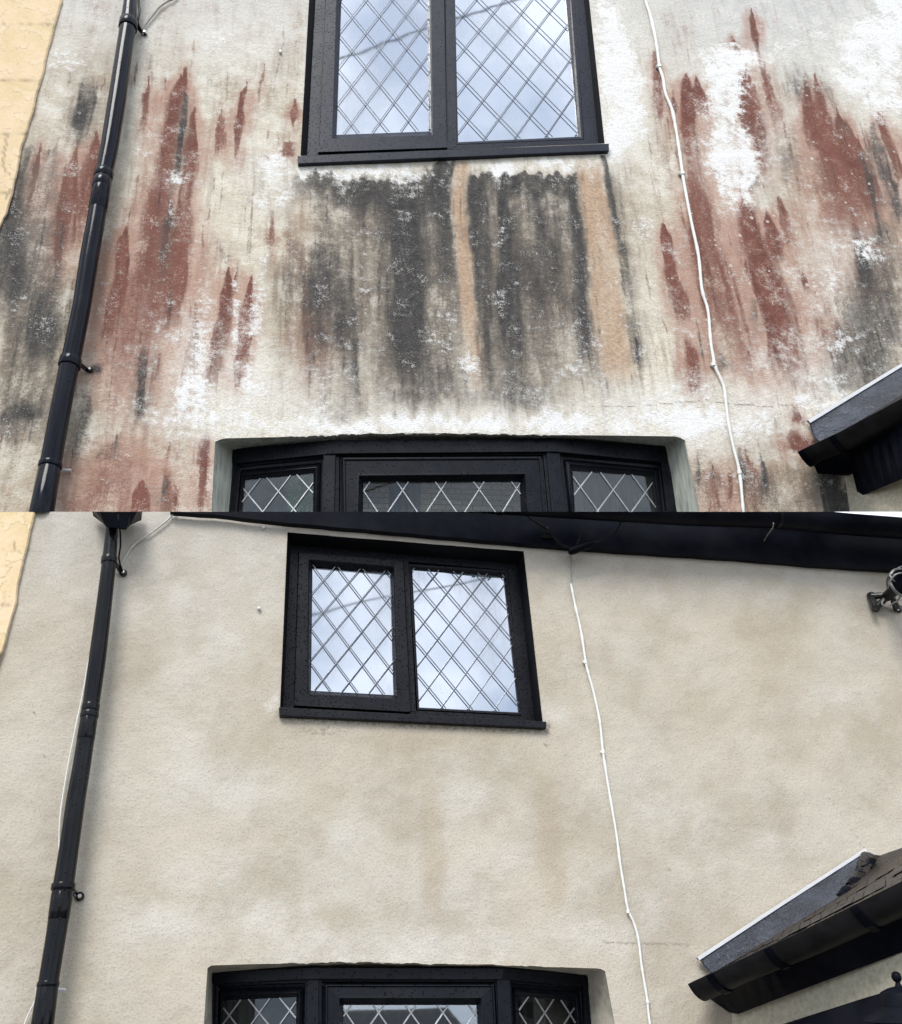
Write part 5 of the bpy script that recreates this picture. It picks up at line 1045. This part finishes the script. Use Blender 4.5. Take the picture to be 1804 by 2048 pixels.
porch(UP, 'porch corner with grey lead flashing, white trim and dark gutter beside the red streaks', dict(base=(1700, 1020, 0), mg=m_gutU,
  sw=([(1686, 930, .0), (1804, 880, .3), (1900, 840, .5)], [(1708, 1080, .0), (1830, 1080, .3), (1930, 1080, .5)]),
  fl=([(1620, 845, .022), (1700, 796, .022), (1804, 734, .022), (1900, 676, .022)], ub),
  tr=([(1616, 840, .03), (1700, 789, .03), (1804, 726, .03), (1900, 668, .03)], [(1621, 845.5, .03), (1704, 794.5, .03), (1806, 732, .03), (1902, 674, .03)]),
  tiles=[(rag(mid(ub[1:], ug, 0, .004)), rag(mid(ub[1:], ug, 1.1, .01)), m_tile)],
  gut=[(1608, 897, .10, 34), (1687, 860, .24, 38), (1804, 797, .44, 46), (1900, 745, .6, 50)], un=(.03, .27),
  so=([(1692, 880, .16), (1804, 815, .42), (1900, 760, .6)], [(1719, 992, .05), (1804, 957, .37), (1900, 918, .6)]), fa=([(1624, 908, .09), (1716, 862, .12)], [(1640, 943, .04), (1716, 948, .04)])), UP)
# ------------------------------------------------------------------ bracket lamp at the right edge
t = thing('security_light', 'chrome and black bracket light on the clean wall below the fascia at the right edge', 'outdoor light', P(LO, 1775, 1205, 0))
mchr = simple('tarnished_chrome', (0.16, 0.16, 0.165), .28, metal=.95, nscale=20, namp=.4)
mb = MB()
for (a, b) in (((1741, 1193), (1775, 1190)), ((1750, 1217), (1772, 1196)), ((1795, 1219), (1785, 1196)), ((1741, 1193), (1750, 1217))):
    mb.tube([P(LO, *a, .012), P(LO, *b, .05)], [.016, .012], 10)
for c in ((1741, 1193), (1750, 1217), (1795, 1219)): mb.lathe(P(LO, *c, .0), [(0, .02), (.012, .02), (.017, .012), (.018, 0)], 14, LO.nw, LO.hw)
mb.build('mounting_plate', simple('dull_bracket_metal', (0.05, 0.05, 0.05), .3, metal=.8, nscale=30, namp=.5), t, LO, smooth=True)
for c in ((1741, 1193), (1750, 1217), (1795, 1219)): mb = MB(); mb.lathe(P(LO, *c, .02), [(0, .007), (.006, .006), (.007, 0)], 6, LO.nw, LO.hw); mb.build('bolt', m_steel, t, LO)
mb = MB(); mb.tube([P(LO, 1772, 1194, .04), P(LO, 1782, 1186, .09), P(LO, 1795, 1172, .16)], [.02, .022, .03], 14); mb.build('arm', m_gutU, t, LO, smooth=True)
mb = MB(); a, b = P(LO, 1794, 1176, .17), P(LO, 1840, 1140, .28); mb.tube([a, a.lerp(b, .1), a.lerp(b, .5), b], [.03, .042, .046, .046], 20); mb.build('lamp_body', m_black, t, LO, smooth=True)
mb = MB(); ring = [P(LO, 1796, 1170, .19) + (LO.uw * math.cos(a) + (b - a_).normalized().cross(LO.uw) * math.sin(a)) * .047 for a_ in [P(LO, 1794, 1176, .17)] for a in np.linspace(0, 6.283, 24)]
mb.tube(ring, .006, 8, cap=False); mb.build('collar_ring', mchr, t, LO, smooth=True)
mb = MB(); mb.tube([P(LO, *p) for p in smooth_path([(1785, 1196, .06), (1776, 1178, .12), (1774, 1160, .18), (1784, 1146, .2), (1800, 1134, .2), (1820, 1128, .15)])], .0035, 8); mb.build('flex', mchr, t, LO, smooth=True)
for q in ([(1790, 1206, .04), (1802, 1190, .1), (1796, 1172, .17), (1785, 1158, .22), (1780, 1148, .2), (1792, 1138, .16), (1812, 1140, .1)], [(1776, 1180, .1), (1779, 1166, .2), (1790, 1150, .24), (1806, 1146, .24), (1820, 1150, .2)], [(1768, 1199, .05), (1764, 1208, .06), (1776, 1213, .06), (1790, 1204, .06), (1812, 1196, .04)]):
    mb = MB(); mb.tube([P(LO, *p) for p in smooth_path(q)], .0032, 8); mb.build('flex', m_grey, t, LO, smooth=True)
# ------------------------------------------------------------------ things that only the glass mirrors: overhead wires, houses across the street
def refl(F, x, y, d, dist):
    p = P(F, x, y, d); r = (p - CAMLOC).normalized(); n = F.nw; q = r - n * 2 * r.dot(n); return p + q * dist
def wire(F, pts, d, lab, r):
    A = [refl(F, x, y, d, D) for x, y, D in pts]; a, b = A[0], A[-1]; v = (b - a)
    a2, b2 = a - v * 1.5, b + v * 1.5
    n_ = 20; mb = MB(); mb.tube([a2.lerp(b2, i / n_) for i in range(n_ + 1)], r, 8)
    tag(mb.build('overhead_wire', m_black, None), lab, 'overhead wire', 'overhead wires')
wire(UP, [(690, 116, 7), (1030, 0, 7)], -.06, 'black overhead wire above the street, mirrored across the upper window', .011)
wire(LO, [(640, 1224, 7), (1000, 1150, 7)], -.1, 'thin black overhead wire above the street, mirrored across the lower window', .010)
def far_house(x, y, w_, dpt, h, rh, label, wallm, roofm):
    t = thing('far_house', label, 'house', Vector((x, y, 0)), 'houses across the street')
    mb = MB(); mb.prism([(x - w_ / 2, y - dpt / 2, 0), (x + w_ / 2, y - dpt / 2, 0), (x + w_ / 2, y + dpt / 2, 0), (x - w_ / 2, y + dpt / 2, 0)], Vector((0, 0, h))); mb.build('wall', wallm, t)
    mb = MB(); e = .3; a, b_ = x - w_ / 2 - e, x + w_ / 2 + e; y0, y1 = y - dpt / 2 - e, y + dpt / 2 + e
    mb.add([(a, y0, h), (b_, y0, h), (b_, y1, h), (a, y1, h), (a, y, h + rh), (b_, y, h + rh)], [(0, 1, 5, 4), (2, 3, 4, 5), (0, 4, 3), (1, 2, 5), (0, 3, 2, 1)]); mb.build('roof', roofm, t)
q = refl(LO, 700, 2030, -.08, 26); r_ = refl(LO, 700, 1992, -.08, 26)
far_house(q.x - 2.0, q.y, 9, 7, r_.z - 2.6, 2.2, 'low stone house across the street with dark roof, seen only in the lower bay glass', m_stone, m_tile)
